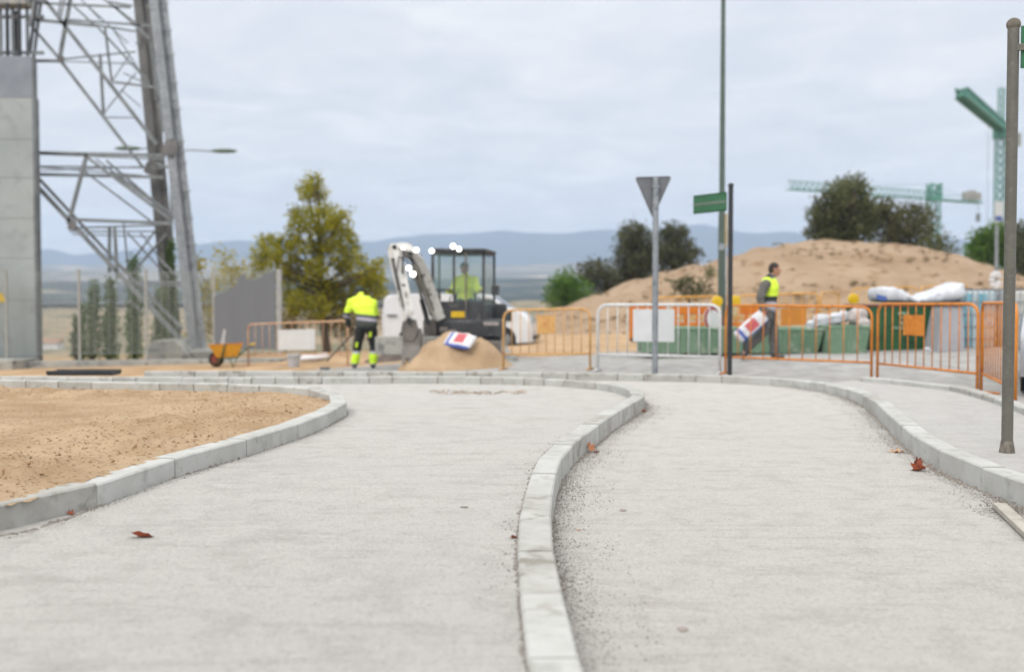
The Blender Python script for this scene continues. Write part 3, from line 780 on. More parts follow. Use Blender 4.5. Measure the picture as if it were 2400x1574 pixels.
def near_post():
    g = G(2360, 1058, 0.15); d = g.y; x = g.x
    r = empty('sign_post', g, 'olive grey round post with ball top holding a green sign, set in mortar', 'sign post')
    top = W(2366, 62, d).z
    MB().cyl((x, d, g.z-0.1), (x, d, top), 0.037, n=28).build('post', M_pole, r, True, autos=True)
    MB().ellipsoid((x, d, top+0.012), (0.046, 0.046, 0.044), 20, 12).build('ball_cap', mat('weathered cap', C(128,120,108), C(104,98,88), rough=0.8, scale=30), r, True)
    MB().cyl((x, d, g.z-0.02), (x, d, g.z+0.07), 0.052, 0.039, n=20).build('mortar_collar', M_mortar, r, True, autos=True)
    zt = W(2380, 62, d).z; zb = W(2380, 162, d).z
    u = Vector((0.93, -0.37, 0)).normalized(); n_ = Vector((u.y, -u.x, 0)) # faces viewer
    if n_.y > 0: n_ = -n_
    def slab(z0, z1, s0, s1, off, th, name, m, bv=0.006):
        A = Vector((x, d, 0)) + u*s0 + n_*off; B = Vector((x, d, 0)) + u*s1 + n_*off
        vs = [A, B, B+n_*th, A+n_*th]
        MB().add([(p.x, p.y, z) for z in (z0, z1) for p in vs], [(3,2,1,0),(4,5,6,7),(0,1,5,4),(1,2,6,5),(2,3,7,6),(3,0,4,7)]).build(name, m, r, bevel=bv)
    slab(zb, zt, 0.045, 0.75, -0.012, 0.018, 'sign_panel', mat('sign green', C(38,112,72), C(30,98,62), rough=0.35, scale=5), 0.007)
    zm = (zb+zt)/2 - 0.005
    slab(zm-0.022, zm+0.022, 0.0, 0.78, 0.0085, 0.02, 'bracket', M_pole, 0.003)
    MB().cyl((x+0.075, d-0.045, zm), (x+0.075, d-0.062, zm), 0.007, n=8).build('bolt', M_galv, r, True)
near_post()
def tall_column():
    d = 22.0; g = W(1690, 800, d); g.z = T(g.x, d)
    r = empty('lamp_column', g, 'tall dark green lamp column rising out of the picture, behind the street name sign', 'lamp column')
    top = 10.5
    MB().cyl(g-Vector((0,0,0.2)), (g.x, d, 3.05), 0.078, 0.072, n=20).build('base_tube', M_poleg, r, True, autos=True)
    MB().cyl((g.x, d, 3.05), (g.x, d, top), 0.062, 0.036, n=20).build('upper_tube', M_poleg, r, True, autos=True)
    MB().cyl((g.x, d, 2.28), (g.x, d, 2.42), 0.082, n=20).build('band', M_galv, r, True, autos=True)
    pa, pb = W(1701, 500, d-0.02), W(1701, 578, d-0.02)
    MB().box(((pa+pb)/2), (0.075, 0.05, pa.z-pb.z)).build('pipe_casing', mat('beige casing', C(190,172,136), C(172,154,120), rough=0.7, scale=5), r, bevel=0.006)
    MB().cyl((pb.x, pb.y, pb.z), (pb.x, pb.y, g.z+0.1), 0.022, n=10).build('conduit', M_galv, r, True)
    MB().tube([(g.x, d, top), (g.x+0.3, d-0.3, top+0.5), (g.x+1.0, d-1.0, top+0.7)], 0.03, 8).build('arm', M_poleg, r, True)
    MB().ellipsoid((g.x+1.25, d-1.25, top+0.7), (0.4, 0.4, 0.09)).build('lamp_head', M_poleg, r, True)
tall_column()
def white_post():
    d = 33; g = W(2335, 690, d); z0 = mound_z(2335, d); 
    r = empty('steel_post', (g.x, d, z0), 'thin galvanised post on the hill side below the crane mast', 'post')
    t = W(2336, 528, d)
    MB().cyl((g.x, d, z0-0.3), (t.x, d, t.z), 0.055, n=12).build('tube', M_galv, r, True, autos=True)
    k = W(2334, 648, d)
    w_ = MB()
    for i in range(9):
        a = i*0.8; w_.ellipsoid((k.x+0.10*math.cos(a)-0.05, d-0.07, k.z+0.16*math.sin(a)-i*0.03), (0.12, 0.06, 0.08), 8, 6)
    o = w_.build('plastic_wrap', mat('white film', C(228,230,234), C(208,210,216), rough=0.4, scale=8), None, True, loc=(k.x, d-0.07, k.z))
    tag(o, 'crumpled white plastic film tied round the galvanised post', 'plastic film')
white_post()
def double_lamp():
    d = 46; z = W(400, 352, d).z; xb = W(404, 700, d).x
    r = empty('street_lamp', (xb, d, T(xb, d)), 'double armed street lamp behind the lattice pylon', 'street lamp')
    MB().cyl((xb, d, T(xb, d)-0.3), (xb, d, z+0.1), 0.09, 0.05, n=12).build('post', M_galvd, r, True, autos=True)
    for px0, px1, hx, py in ((404, 500, 525, 355), (404, 330, 300, 349)):
        a, b = W(px0, py, d), W(px1, py, d); h = W(hx, py, d)
        MB().tube([a, (a+b)/2+Vector((0,0,0.06)), b], 0.03, 8).build('arm', M_galvd, r, True)
        MB().ellipsoid(h, (0.62, 0.22, 0.13), f=lambda v: 1.0 if v.z > 0 else 0.55+0.45*(1-abs(v.z))).build('lamp_head', mat('green lamp shell', C(92,116,96), C(80,100,84), rough=0.4, scale=3), r, True)
double_lamp()

# ------------------------------------------------------------------ lattice pylon and concrete tower
def pylon():
    base = W(450, 815, 30)
    r = empty('lattice_pylon', (base.x, 30, T(base.x, 30)), 'huge galvanised lattice pylon cut off by the top of the picture', 'pylon')
    up = (0, 1, 0)
    d0, d1 = 30.0, 34.0
    def q(px, py, d): return W(px, py, d)
    # legs as paired angles
    def leg(p_top, p_bot, w_, m, n_='leg'):
        mb = MB(); d = Vector((0.5*w_, 0, 0)); e = Vector((0, 0.55*w_, 0))
        mb.angle(p_bot - d, p_top - d, w_, 0.03, up=(0,1,0)); mb.angle(p_bot + d*1.3 + e, p_top + d*1.3 + e, w_, 0.03, up=(0,1,0), flip=-1)
        mb.beam(p_bot + e*0.3 - d*0.2, p_top + e*0.3 - d*0.2, w_*0.5, 0.04, up=(0,1,0))
        return mb.build(n_, m, r)
    k = 1.0
    fr_t, fr_b = q(262, -560, d0), q(452, 815, d0)
    fr_t = q(352, -60, d0); fr_t = fr_b + (fr_t-fr_b)*1.7
    leg(fr_t, fr_b, 0.22, M_galv)
    bk_b = q(402, 800, d1); bk_t = q(318, -60, d1); bk_t = bk_b + (bk_t-bk_b)*1.6; bk_b.z -= 1.0
    leg(bk_t, bk_b, 0.23, M_galvw)
    # left legs (outside the frame)
    fl_b = fr_b + Vector((-9.0, 0, 0)); fl_t = Vector((2*(-11.0)-fr_t.x-3.6, d0, fr_t.z)); leg(fl_t, fl_b, 0.25, M_galv)
    bl_b = bk_b + Vector((-9.0, 0, 0)); bl_t = Vector((bk_t.x-6.0, d1, bk_t.z)); leg(bl_t, bl_b, 0.27, M_galvw)
    def br(a, b, w_=0.09, m=M_galvd, da=None, db=None):
        da = d0 if da is None else da; db = da if db is None else db
        MB().angle(q(a[0], a[1], da), q(b[0], b[1], db), w_*0.72, 0.012, up=(0,1,0)).build('brace', m, r)
    for a, b, w_, da in [
        ((60,354),(388,361),0.13,d0),((60,358),(386,372),0.06,d0),((60,388),(383,392),0.06,31),((60,405),(384,412),0.12,d0+0.3),((60,400),(378,388),0.05,d1),
        ((60,388),(330,800-390),0.05,d1),((84,428),(442,812),0.15,d0),((88,412),(300,640),0.10,d0+0.6),((300,640),(430,770),0.10,d0+0.6),
        ((205,362),(162,526),0.12,d0),((207,368),(400,512),0.10,d0),((198,400),(365,525),0.06,d0+1),((225,372),(410,505),0.05,d0+1),((260,400),(400,500),0.10,d0+0.2),((250,375),(420,520),0.07,d0+0.5),
        ((165,511),(405,520),0.13,d0),((168,533),(372,526),0.07,d0+0.8),((162,541),(372,541),0.06,d1),((170,548),(350,553),0.05,d1),
        ((258,533),(258,640),0.10,d0+0.3),((270,533),(277,655),0.10,d0),((290,522),(304,660),0.05,d0+1.5),
        ((300,545),(395,650),0.05,d0+1.5),((370,535),(290,640),0.06,d0+1.5),((392,548),(312,640),0.08,d0+0.8),((330,545),(372,600),0.05,d1),
        ((306,658),(428,660),0.06,d0+0.2),((306,665),(428,668),0.06,d0+0.5),((300,700),(335,730),0.07,d0+0.7),
        ((370,600),(420,650),0.08,d0+0.4),
        # upper panel
        ((106,-4),(369,336),0.13,d0),((69,52),(142,138),0.10,d0),((142,138),(301,346),0.11,d0),((301,346),(338,392),0.09,d0+0.4),
        ((78,139),(142,140),0.13,d0),((142,138),(318,120),0.06,d0+1),((142,143),(318,149),0.05,d1),
        ((236,127),(244,270),0.09,d0+0.4),((244,274),(318,275),0.05,d1),((244,262),(318,170),0.06,d1),((236,128),(314,122),0.04,d1),
        ((60,41),(225,57),0.13,d0),((150,44),(355,58),0.09,d0),((225,57),(318,72),0.08,d0+1),
        ((75,4),(305,15),0.10,d0),((250,2),(310,12),0.10,d1),((168,-10),(141,140),0.12,d0),((154,-10),(142,45),0.06,d1),((145,-10),(136,45),0.06,d1),
        ((247,64),(263,190),0.07,d0+1),((263,190),(362,202),0.09,d0),((263,188),(303,128),0.05,d1),((225,57),(352,195),0.07,d0+0.8),((172,12),(225,60),0.07,d0+0.8),((205,12),(300,100),0.05,d1),
        ((290,170),(365,206),0.05,d0+0.3),((284,210),(330,250),0.04,d1),((262,62),(330,170),0.05,d1),((240,-6),(330,60),0.07,d0),((185,-8),(235,45),0.05,d1),((270,15),(352,90),0.08,d0),
        ((355,95),(385,310),0.11,d0+0.3),((395,395),(366,385),0.10,d0),((318,100),(352,85),0.10,d0+1),((98,-5),(80,140),0.09,d0),((85,5),(72,60),0.12,d0-0.5)]:
        br(a, b, w_, M_galvd, da, da)
    # gusset plates
    for px, py, d, s in ((398,345,d0-0.1,0.5),(352,392,d1-0.6,0.45),(168,528,d0-0.06,0.28),(142,139,d0-0.06,0.22),(344,90,d0+0.6,0.4)):
        p = q(px, py, d); z = s*0.5; x = s*0.5
        MB().prism([(p.x-x, p.z-z*0.6), (p.x-x*0.4, p.z-z), (p.x+x*0.6, p.z-z), (p.x+x, p.z+z*0.4), (p.x+x*0.5, p.z+z), (p.x-x*0.5, p.z+z*0.8)], 'y', d, d+0.03).build('gusset_plate', M_galvw, r)
    # climbing bolts
    n = 0
    for py in (-50, 10, 73, 130, 197, 258, 333, 384, 450, 512, 575):
        t = (815-py)/875.0; px = 452 + (352-452)*t + 12
        p = q(px, py, d0)
        MB().tube([p, p+Vector((0.27, 0, 0.0)), p+Vector((0.30, 0, 0.06))], 0.016, 6).build('step_bolt', M_galvd, r, True)
    # concrete footing
    f = W(400, 830, 29.6); zt = W(400, 796, 29.6).z; xl, xr = W(358, 800, 29.6).x, W(447, 800, 29.6).x
    zb = T(f.x, 29.6)-0.4
    mb = MB(); poly = [(xl, zb), (xl, zt-0.12), (xl+0.18, zt), (xr-0.35, zt+0.02), (xr+0.1, zt-0.45), (xr+0.4, zb)]
    mb.prism(poly, 'y', 29.2, 31.4)
    mb.build('concrete_footing', M_concrete, r, bevel=0.03)
    mb = MB(); mb.box((fr_b.x+0.25, 30.2, fr_b.z-0.35), (1.5, 1.6, 0.6)); mb.build('concrete_footing', M_concrete, r, bevel=0.04)
pylon()
def tower():
    d = 29.2; xr = W(78, 420, d).x; xl = xr-3.2; zb = T(xr, d)-0.1; 
    r = empty('concrete_tower', (xr-1.6, d+0.8, zb), 'tall narrow tower of stacked concrete panels beside the pylon', 'concrete tower')
    ms = [mat('tower concrete', C(176,184,184), C(158,167,169), rough=0.9, scale=0.9, bump=0.003, bscale=12, c3=C(158,164,166), s3=2.2, lo=0.3, hi=0.7), mat('tower concrete smooth', C(152,160,170), C(134,142,152), rough=0.8, scale=1.4)]
    zs = [W(78, py, d).z for py in (820, 703, 606, 512, 417, 327, 229, 131)]
    zs[0] = zb
    for i, (z0, z1) in enumerate(zip(zs, zs[1:])):
        MB().box(((xl+xr)/2, d+0.17, (z0+z1)/2), (xr-xl, 0.34, z1-z0-0.006)).build('panel', ms[1] if i == 6 else ms[0], r, bevel=0.012)
    MB().box(((xl+xr)/2, d+0.17, (zb+zs[-1])/2), (xr-xl-0.06, 0.28, zs[-1]-zb-0.05)).build('core', M_mortar, r)
    p = W(86, 420, d)
    MB().box((xr+0.03, d+0.16, (zb+zs[6])/2), (0.055, 0.28, zs[6]-zb)).build('edge_strip', M_galvd, r)  # darker strip covering the right side face of the panels
    MB().box((xr+0.02, d+0.1, (zs[6]+zs[7])/2), (0.03, 0.2, zs[7]-zs[6])).build('edge_strip', M_galvd, r)
    MB().box((xl+1.0, d-1.0, zb+0.15), (4.8, 1.6, 0.5)).build('plinth', M_concrete, r, bevel=0.02)
    # small warning plate low on the face
    a = W(3, 697, d-0.02); tag(None or MB().prism([(a.x-0.16, a.z-0.13), (a.x+0.16, a.z-0.13), (a.x, a.z+0.16)], 'y', d-0.03, d-0.012).build('warning_plate', M_lens, r))
    # cable terminations on top
    t = empty('cable_termination', (W(35, 131, d).x, d+0.5, zs[-1]), 'black cable terminations in a steel frame on top of the concrete tower', 'cable termination')
    zt = W(35, 2, d).z
    for px, w_, dy in ((17, 0.105, 0.3), (45, 0.11, 0.3), (37, 0.07, 1.0), (-8, 0.105, 0.3)):
        x = W(px, 60, d+dy).x; rr = w_/2
        m_ = MB(); m_.cyl((x, d+dy, zs[-1]), (x, d+dy, zt), rr, n=14)
        for k in range(16): m_.cyl((x, d+dy, zs[-1]+0.1+k*0.085), (x, d+dy, zs[-1]+0.13+k*0.085), rr*1.18, rr*1.05, n=14)
        m_.build('insulator', M_black, t, True, autos=True)
    for px in (2, 64, 30):
        x = W(px, 60, d+0.6).x; MB().beam((x, d+0.6, zs[-1]), (x, d+0.6, zt+1.5), 0.05, 0.08).build('upright', M_galvd, t)
    for py in (2, 40, 124):
        z = W(0, py, d+0.6).z; MB().beam((xl, d+0.6, z), (W(80, py, d).x, d+0.6, z), 0.09, 0.07, up=(0,1,0)).build('crossbar', M_galvd, t)
    MB().beam(W(70, 120, d), W(86, 2, d), 0.07).build('stay', M_black, t)
    MB().box((W(30, 5, d+0.6).x, d+0.6, zt+0.25), (1.0, 0.6, 0.5)).build('cross_head', M_concrete, t, bevel=0.03)
tower()

# ------------------------------------------------------------------ mesh fence with grey privacy screen
def mesh_mat():
    m = bpy.data.materials.new('welded mesh'); m.use_nodes = True; m.node_tree.nodes['Principled BSDF'].inputs['Base Color'].default_value = (*C(168,174,172), 1); m.node_tree.nodes['Principled BSDF'].inputs['Roughness'].default_value = 0.5; return m
def fence():
    d = 28.6
    P0 = W(-260, 830, d+0.4); P1 = W(655, 818, 28.0)
    g0 = P0.xy; g1 = P1.xy; u = (g1-g0); Lg = u.length; u.normalize()
    zt0, zt1 = W(185, 642, d).z, W(655, 636, 28.0).z
    zb0 = W(185, 836, d).z; zb1 = W(655, 822, 28.0).z
    def at(s, z): return Vector((g0.x+u.x*s, g0.y+u.y*s, z))
    def zt(s): return zt0+(zt1-zt0)*s/Lg
    def zb(s): return zb0+(zb1-zb0)*s/Lg
    r = empty('mesh_fence', at(Lg/2, T(at(Lg/2,0).x, d)), 'see-through welded mesh fence with grey posts in front of the cypresses', 'fence')
    def s_of(px): 
        best = min((abs((at(s, 0).x/at(s, 0).y)*F+1200-px), s) for s in [i*0.01 for i in range(int(Lg*100))]); return best[1]
    wm = mesh_mat()
    posts = [-150, 15, 186, 343, 501]
    for px in posts:
        s = s_of(px); MB().box(at(s, (zb(s)+zt(s))/2-0.05), (0.06, 0.06, zt(s)-zb(s)+0.3)).build('post', mat('post paint', C(178,178,172), C(160,160,156), rough=0.5, scale=5), r)
    s = Lg; MB().box(at(s, (zb(s)+zt(s))/2), (0.13, 0.13, zt(s)-zb(s)+0.12)).build('corner_post', mat('corner post paint', C(176,178,178), C(160,162,163), rough=0.5, scale=5), r, bevel=0.008)
    ss = [0] + [s_of(px) for px in posts[1:]] + [Lg]
    for a, b in zip(ss, ss[1:]):
        mb = MB(); n = 36
        for i in range(n+1):
            f = i/n; th = 0.010 if i not in (0, n) else 0.016
            mb.beam(at(a, zb(a)+(zt(a)-zb(a))*f), at(b, zb(b)+(zt(b)-zb(b))*f), th)
        k = int((b-a)/0.2)
        for i in range(k): s_ = a+(b-a)*i/k; mb.beam(at(s_, zb(s_)), at(s_, zt(s_)), 0.007)
        mb.build('mesh_panel', wm, r)
    # plinth
    MB().beam(at(-0.2, zb(0)-0.32), at(Lg+0.1, zb(Lg)-0.32), 0.7, 0.24).build('plinth', M_concrete, r, bevel=0.015)
    # privacy screen, torn along the top
    prof = [(503,668+20),(540,672),(549,668),(556,650),(566,642),(572,650),(585,652),(600,648),(606,656),(616,646),(632,640),(648,640)]
    mb = MB(); y_ = -0.035; rows = 30; top = []
    pts = []
    prof = [(503,694),(512,690),(530,684),(546,674),(556,668),(562,646),(575,642),(578,654),(600,655),(610,650),(622,640),(647,636)]
    n_ = Vector((-u.y, u.x)); n_ = n_ if n_.y < 0 else -n_
    rim = []
    for px in range(503, 648, 3):
        s_ = s_of(px); py = interp(prof, px) + random.uniform(-1.0, 1.0)
        p = at(s_, 0); zt_ = W(px, py, p.y).z; wv = 0.015*math.sin(s_*9)
        rim.append((Vector((p.x+n_.x*(0.04+wv), p.y+n_.y*(0.04+wv), 0)), zt_, zb(s_)+0.05))
    vs = []; fs = []
    for p, a, b in rim: vs += [(p.x, p.y, a), (p.x, p.y, b), (p.x-n_.x*0.02, p.y-n_.y*0.02, a), (p.x-n_.x*0.02, p.y-n_.y*0.02, b)]
    for i in range(len(rim)-1):
        k = i*4; fs += [(k, k+1, k+5, k+4), (k+2, k+6, k+7, k+3), (k, k+4, k+6, k+2), (k+1, k+3, k+7, k+5)]
    fs += [(0,2,3,1), tuple(len(vs)-4+j for j in (0,1,3,2))]
    m = bpy.data.materials.new('grey reed screen'); m.use_nodes = True; t = m.node_tree; b = t.nodes['Principled BSDF']; b.inputs['Roughness'].default_value = 0.8
    wv = nn(t, 'ShaderNodeTexWave', wave_type='BANDS', bands_direction='Z'); wv.inputs['Scale'].default_value = 4.5; wv.inputs['Distortion'].default_value = 0.6
    t.links.new(nn(t, 'ShaderNodeTexCoord').outputs['Object'], wv.inputs['Vector'])
    t.links.new(ramp(t, wv.outputs['Fac'], [(0.2, C(104,108,113)), (0.7, C(132,136,142))]), b.inputs['Base Color'])
    mb.add(vs, fs); mb.build('privacy_screen', m, r)
fence()
# ------------------------------------------------------------------ trees and bushes
def leafmat(name, a, b_, k=0.78):
    m = mat(name, C(*a, k), C(*b_, k), rough=0.75, scale=1.3, isl=0.55, spec=0.2, lo=0.3, hi=0.7)
    t = m.node_tree; b = t.nodes['Principled BSDF']; o = t.nodes['Material Output']
    if not t.nodes.get('Translucent BSDF'):
        tr = nn(t, 'ShaderNodeBsdfTranslucent'); t.links.new(b.inputs['Base Color'].links[0].from_socket, tr.inputs[0])
        mx_ = nn(t, 'ShaderNodeMixShader'); mx_.inputs[0].default_value = 0.45; t.links.new(b.outputs[0], mx_.inputs[1]); t.links.new(tr.outputs[0], mx_.inputs[2]); t.links.new(mx_.outputs[0], o.inputs['Surface'])
    return m
M_bark = mat('bark', C(110,98,84), C(84,74,62), rough=0.95, scale=8, bump=0.01, bscale=30)
def leaves(clumps, dens, size, rng_, flat_=0.85, shell=0.55, aspect=0.55):
    """clumps: (centre, radius vector). small leaf faces spread through each clump, denser near its surface, in sprays"""
    vs = []; fs = []
    for c, r in clumps:
        vol = (r.x*r.y*r.z)**(2/3.0)
        nspray = max(10, int(dens*vol*2.1))
        for _ in range(nspray):
            d = Vector((rng_.gauss(0,1), rng_.gauss(0,1), rng_.gauss(0,1))).normalized()
            rad = rng_.random()**shell*(1 + rng_.gauss(0, 0.10))
            p = c + Vector((d.x*r.x, d.y*r.y, d.z*r.z))*rad
            ax = (d + Vector((rng_.gauss(0,.5), rng_.gauss(0,.5), rng_.gauss(0.25,.5)))).normalized()
            for k in range(5):
                q = p + ax*size*0.8*k*0.6 + Vector((rng_.gauss(0,1), rng_.gauss(0,1), rng_.gauss(0,1)))*size*0.55
                u = (ax + Vector((rng_.gauss(0,.7), rng_.gauss(0,.7), rng_.gauss(0,.7)))).normalized()
                v = u.orthogonal(); v = (Matrix.Rotation(rng_.uniform(0, 6.28), 3, u) @ v).normalized()
                s = size*1.25*rng_.uniform(0.6, 1.25); n = len(vs)
                vs += [q, q+u*s*0.5+v*s*aspect*0.5, q+u*s, q+u*s*0.5-v*s*aspect*0.5]; fs.append((n, n+1, n+2, n+3))
    return vs, fs
def tree(name, base, clumps, m, dens, size, label, cat='tree', group=None, trunk=0.12, seed=1, limbs=True, stems=1):
    rng_ = random.Random(seed)
    r = empty(name, base, label, cat, group)
    vs, fs = leaves(clumps, dens, size, rng_)
    me = bpy.data.meshes.new('crown'); me.from_pydata([tuple(v-base) for v in vs], [], fs); me.materials.append(m)
    o = bpy.data.objects.new('crown', me); link(o, r)
    if limbs:
        mb = MB(); cen = sum((c for c, _ in clumps), Vector())/len(clumps)
        topc = max(clumps, key=lambda c: c[0].z)[0]
        for st in range(stems):
            b = base + Vector((rng_.uniform(-.3,.3), rng_.uniform(-.3,.3), -0.2)) if stems > 1 else base - Vector((0,0,0.3))
            pts = []; n = 9
            for i in range(n+1):
                f = i/n; p = b.lerp(topc, f); p = p + Vector((math.sin(f*5+seed+st)*0.10, math.cos(f*4+seed)*0.10, 0))*min(1, f*3)
                pts.append(p)
            mb.tube(pts, [trunk*(1-0.85*i/n) for i in range(n+1)], 8)
        for c, rr in clumps:
            f = max(0.12, min(0.9, (c.z-base.z)/(max(0.1, topc.z-base.z))*0.75)); p0 = base.lerp(topc, f); mid = (p0+c)/2 + Vector((0,0,-0.05))
            mb.tube([p0, mid, c], [trunk*0.38*(1-f*0.6), trunk*0.25*(1-f*0.5), trunk*0.08], 6)
        mb.build('trunk', M_bark, r, True)
    return r
def pc(px, py, rpx, d, dy=0.0, ry=None, sq=1.0):
    """clump given by its place and radius in the photograph and its distance"""
    y = d + dy; rr = rpx/F*y
    return (W(px, py, y), Vector((rr, rr*(ry or 1.0), rr*sq)))
def build_veg():
    rr = random.Random(5)
    # pine
    d = 37.0
    C0 = [(735,425,17),(722,455,20),(752,460,18),(712,438,13),(770,500,24),(735,500,22),(700,505,20),(790,520,22),(808,500,14),(722,535,26),(690,540,18),(765,540,28),(806,548,22),
          (660,575,24),(700,580,28),(745,585,30),(790,585,28),(822,575,20),(628,570,18),(612,590,16),(640,610,26),(690,625,32),(745,630,34),(800,625,30),(834,612,18),(612,628,16),(668,650,26),
          (720,675,36),(775,680,38),(828,660,26),(860,640,22),(880,630,18),(893,620,10),(872,668,26),(840,700,28),(885,690,18),(700,710,26),(745,720,28),(800,720,26),(850,725,20),(672,690,18),(895,655,10),(606,560,7),(690,730,16)]
    cl = [pc(px+rr.uniform(-3,3), py, r_*rr.uniform(0.68,0.92), d, rr.uniform(-1.2, 1.2), 1.2, 0.85) for px, py, r_ in C0]
    x = W(768, 760, d).x
    tree('pine_tree', Vector((x, d, T(x, d))), cl, leafmat('pine needles', (176,170,54), (116,118,40), 1.0), 520, 0.10, 'big yellow green pine behind the stooping worker', group=None, trunk=0.16, seed=3)
    # yellowish shrubs behind the fence
    d = 36.0
    cl = [pc(px, py, r_, d, rr.uniform(-.6,.6)) for px, py, r_ in [(462,612,12),(458,640,16),(470,680,22),(465,730,24),(478,770,26),(500,740,22),(455,780,20),(490,700,16)]]
    x = W(470, 800, d).x
    tree('shrub', Vector((x, d, T(x, d))), cl, leafmat('olive yellow leaves', (180,166,70), (136,130,58), 0.95), 210, 0.11, 'narrow yellowish shrub right against the pylon leg', 'shrub', trunk=0.06, seed=8)
    d = 38.0
    cl = [pc(px, py, r_, d, rr.uniform(-.8,.8)) for px, py, r_ in [(520,608,18),(545,620,22),(515,640,20),(560,648,22),(535,665,24),(505,680,18),(575,670,22),(600,640,20),(596,605,14),(612,620,12),(590,690,26),(550,710,26),(620,700,24),(560,760,28),(600,760,26),(522,735,20)]]
    x = W(556, 800, d).x
    tree('shrub', Vector((x, d, T(x, d))), cl, leafmat('pale yellow leaves', (200,190,100), (158,152,80), 0.95), 120, 0.11, 'airy pale yellow shrub above the grey privacy screen', 'shrub', trunk=0.08, seed=9)
    # cypresses
    M_cyp = leafmat('cypress leaves', (112,136,84), (76,102,58), 1.05)
    cyp = [(181,742,840,12,31,'short stubby cypress next to the leftmost visible fence post'), (197,715,838,11,33,'slim middle height cypress tucked behind its taller neighbour'), (220,660,838,15,31,'tall slender cypress, second highest of the left trio'), (259,652,838,19,31,'broad cypress with a pointed tip left of the pylon brace'), (314,602,838,19,31,'tall cypress crossed by the diagonal pylon brace'), (374,680,835,17,32,'dark cypress between the two pylon legs, lower one'), (400,565,830,15,34,'tallest cypress, directly behind the pylon legs')]
    for i, (px, t, b, hw, d, lab) in enumerate(cyp):
        cl = []; n = int((b-t)/6)
        for k in range(n):
            f = k/(n-1); py = t+6+(b-t-6)*f; wv = 0.72*hw*(min(1, (f*1.7)**0.9+0.10))*(1-0.18*max(0, f-0.8)*5*0.5)
            cl.append(pc(px+rr.uniform(-1.5,1.5), py, wv*0.8, d, 0, 1, 1.2 if wv > 6 else 1.6))
        x = W(px, b, d).x
        tree('cypress_tree', Vector((x, d, T(x, d)-0.2)), cl, M_cyp, 520, 0.075, lab, 'cypress', 'cypresses beyond the mesh fence', trunk=0.07, seed=20+i, limbs=True)
    d = 39.0
    for pts_, lab, sd_ in (([(650,745,18),(675,752,20),(700,758,18),(690,775,20),(660,775,18),(640,765,14)], 'dry brownish bush under the left side of the pine', 51), ([(745,750,18),(775,755,20),(800,748,16),(820,758,18),(850,752,18),(880,750,16),(790,775,20),(835,775,20)], 'dry brownish thicket under the right side of the pine', 52)):
        cl = [pc(px, py, r_, d, rr.uniform(-.5,.5)) for px, py, r_ in pts_]; x = W(sum(p[0] for p in pts_)/len(pts_), 790, d).x
        tree('bush', Vector((x, d, T(x, d))), cl, leafmat('dry bush leaves', (176,156,116), (130,116,80), 0.85), 150, 0.12, lab, 'bush', trunk=0.04, seed=sd_)
    # right hand side
    def grp(name, d, pts, m, dens, size, label, seed, cat='tree', tr=0.14, depth=1.0, stems=2):
        cl = [pc(px, py, r_, d, rr.uniform(-depth, depth)) for px, py, r_ in pts]
        bx = sum(p[0] for p in pts)/len(pts); by = max(p[1]+p[2] for p in pts)
        x = W(bx, by, d).x; z = min(W(bx, by, d).z+0.1, max(mound_z(bx, d), W(bx, by+25, d).z))
        return tree(name, Vector((x, d, z)), cl, m, dens, size, label, cat, None, trunk=tr, seed=seed, stems=stems)
    oak = leafmat('holm oak leaves', (122,126,88), (76,82,54), 0.95); oakd = leafmat('dark oak leaves', (112,114,86), (70,74,54), 1.0); grn = leafmat('bright green leaves', (110,142,64), (74,104,46), 1.0)
    grp('oak_tree', 52, [(1985,440,22),(2010,432,14),(1960,462,26),(2005,470,30),(1935,492,26),(1975,505,34),(2015,515,30),(1910,505,15),(1925,535,26),(1965,545,30),(2010,550,26),(1905,548,14),(2035,490,20),(2036,530,20),(1990,565,16),(1940,558,14)], oak, 230, 0.16, 'largest dark holm oak on the crest of the dirt hill', 31, tr=0.2)
    grp('oak_tree', 53, [(2072,490,18),(2095,500,20),(2060,515,20),(2100,530,26),(2140,500,18),(2165,500,14),(2180,520,12),(2135,530,22),(2160,545,20),(2080,555,22),(2120,560,22),(2150,572,12),(2178,550,9)], leafmat('brownish oak leaves', (124,122,86), (80,82,56), 0.95), 230, 0.15, 'looser brownish oak beside the largest oak, in front of the far crane mast', 32)
    grp('bush', 51, [(2185,572,18),(2208,570,16),(2228,580,12),(2200,590,12),(2168,580,14)], oak, 150, 0.14, 'low grey green bush at the end of the row of oaks on the hill', 33, 'bush')
    grp('oak_tree', 60, [(1480,548,22),(1500,555,20),(1468,570,20),(1490,580,28),(1462,605,20),(1490,620,30),(1520,600,26),(1475,640,24),(1515,635,24),(1535,590,18),(1460,640,12)], oakd, 190, 0.17, 'dark round oak just left of the give way sign post', 34)
    grp('oak_tree', 61, [(1572,540,14),(1590,545,16),(1566,560,18),(1595,568,20),(1575,590,24),(1600,600,20),(1560,610,24),(1622,600,16),(1590,622,18),(1632,592,10)], oakd, 180, 0.17, 'dark oak just right of the give way sign post', 35)
    grp('bush', 56, [(1310,662,16),(1330,655,18),(1300,685,20),(1330,682,24),(1355,672,18),(1318,705,22),(1350,700,20),(1375,690,14),(1290,705,12)], grn, 200, 0.15, 'bright green bush at the foot of the hill, right of the excavator', 36, 'bush')
    grp('bush', 60, [(1372,635,14),(1395,630,16),(1420,632,15),(1385,655,18),(1415,655,18),(1440,650,15),(1400,672,14),(1435,668,12),(1452,660,10)], oakd, 190, 0.16, 'dark scrubby bush between the green bush and the oaks', 37, 'bush')
    grp('bush', 34, [(1590,664,14),(1608,668,16),(1632,672,14),(1655,674,12),(1598,680,14),(1625,684,14),(1660,684,8)], oakd, 260, 0.10, 'small dark bush on the hill slope behind the white barrier', 38, 'bush', tr=0.05, depth=0.3)
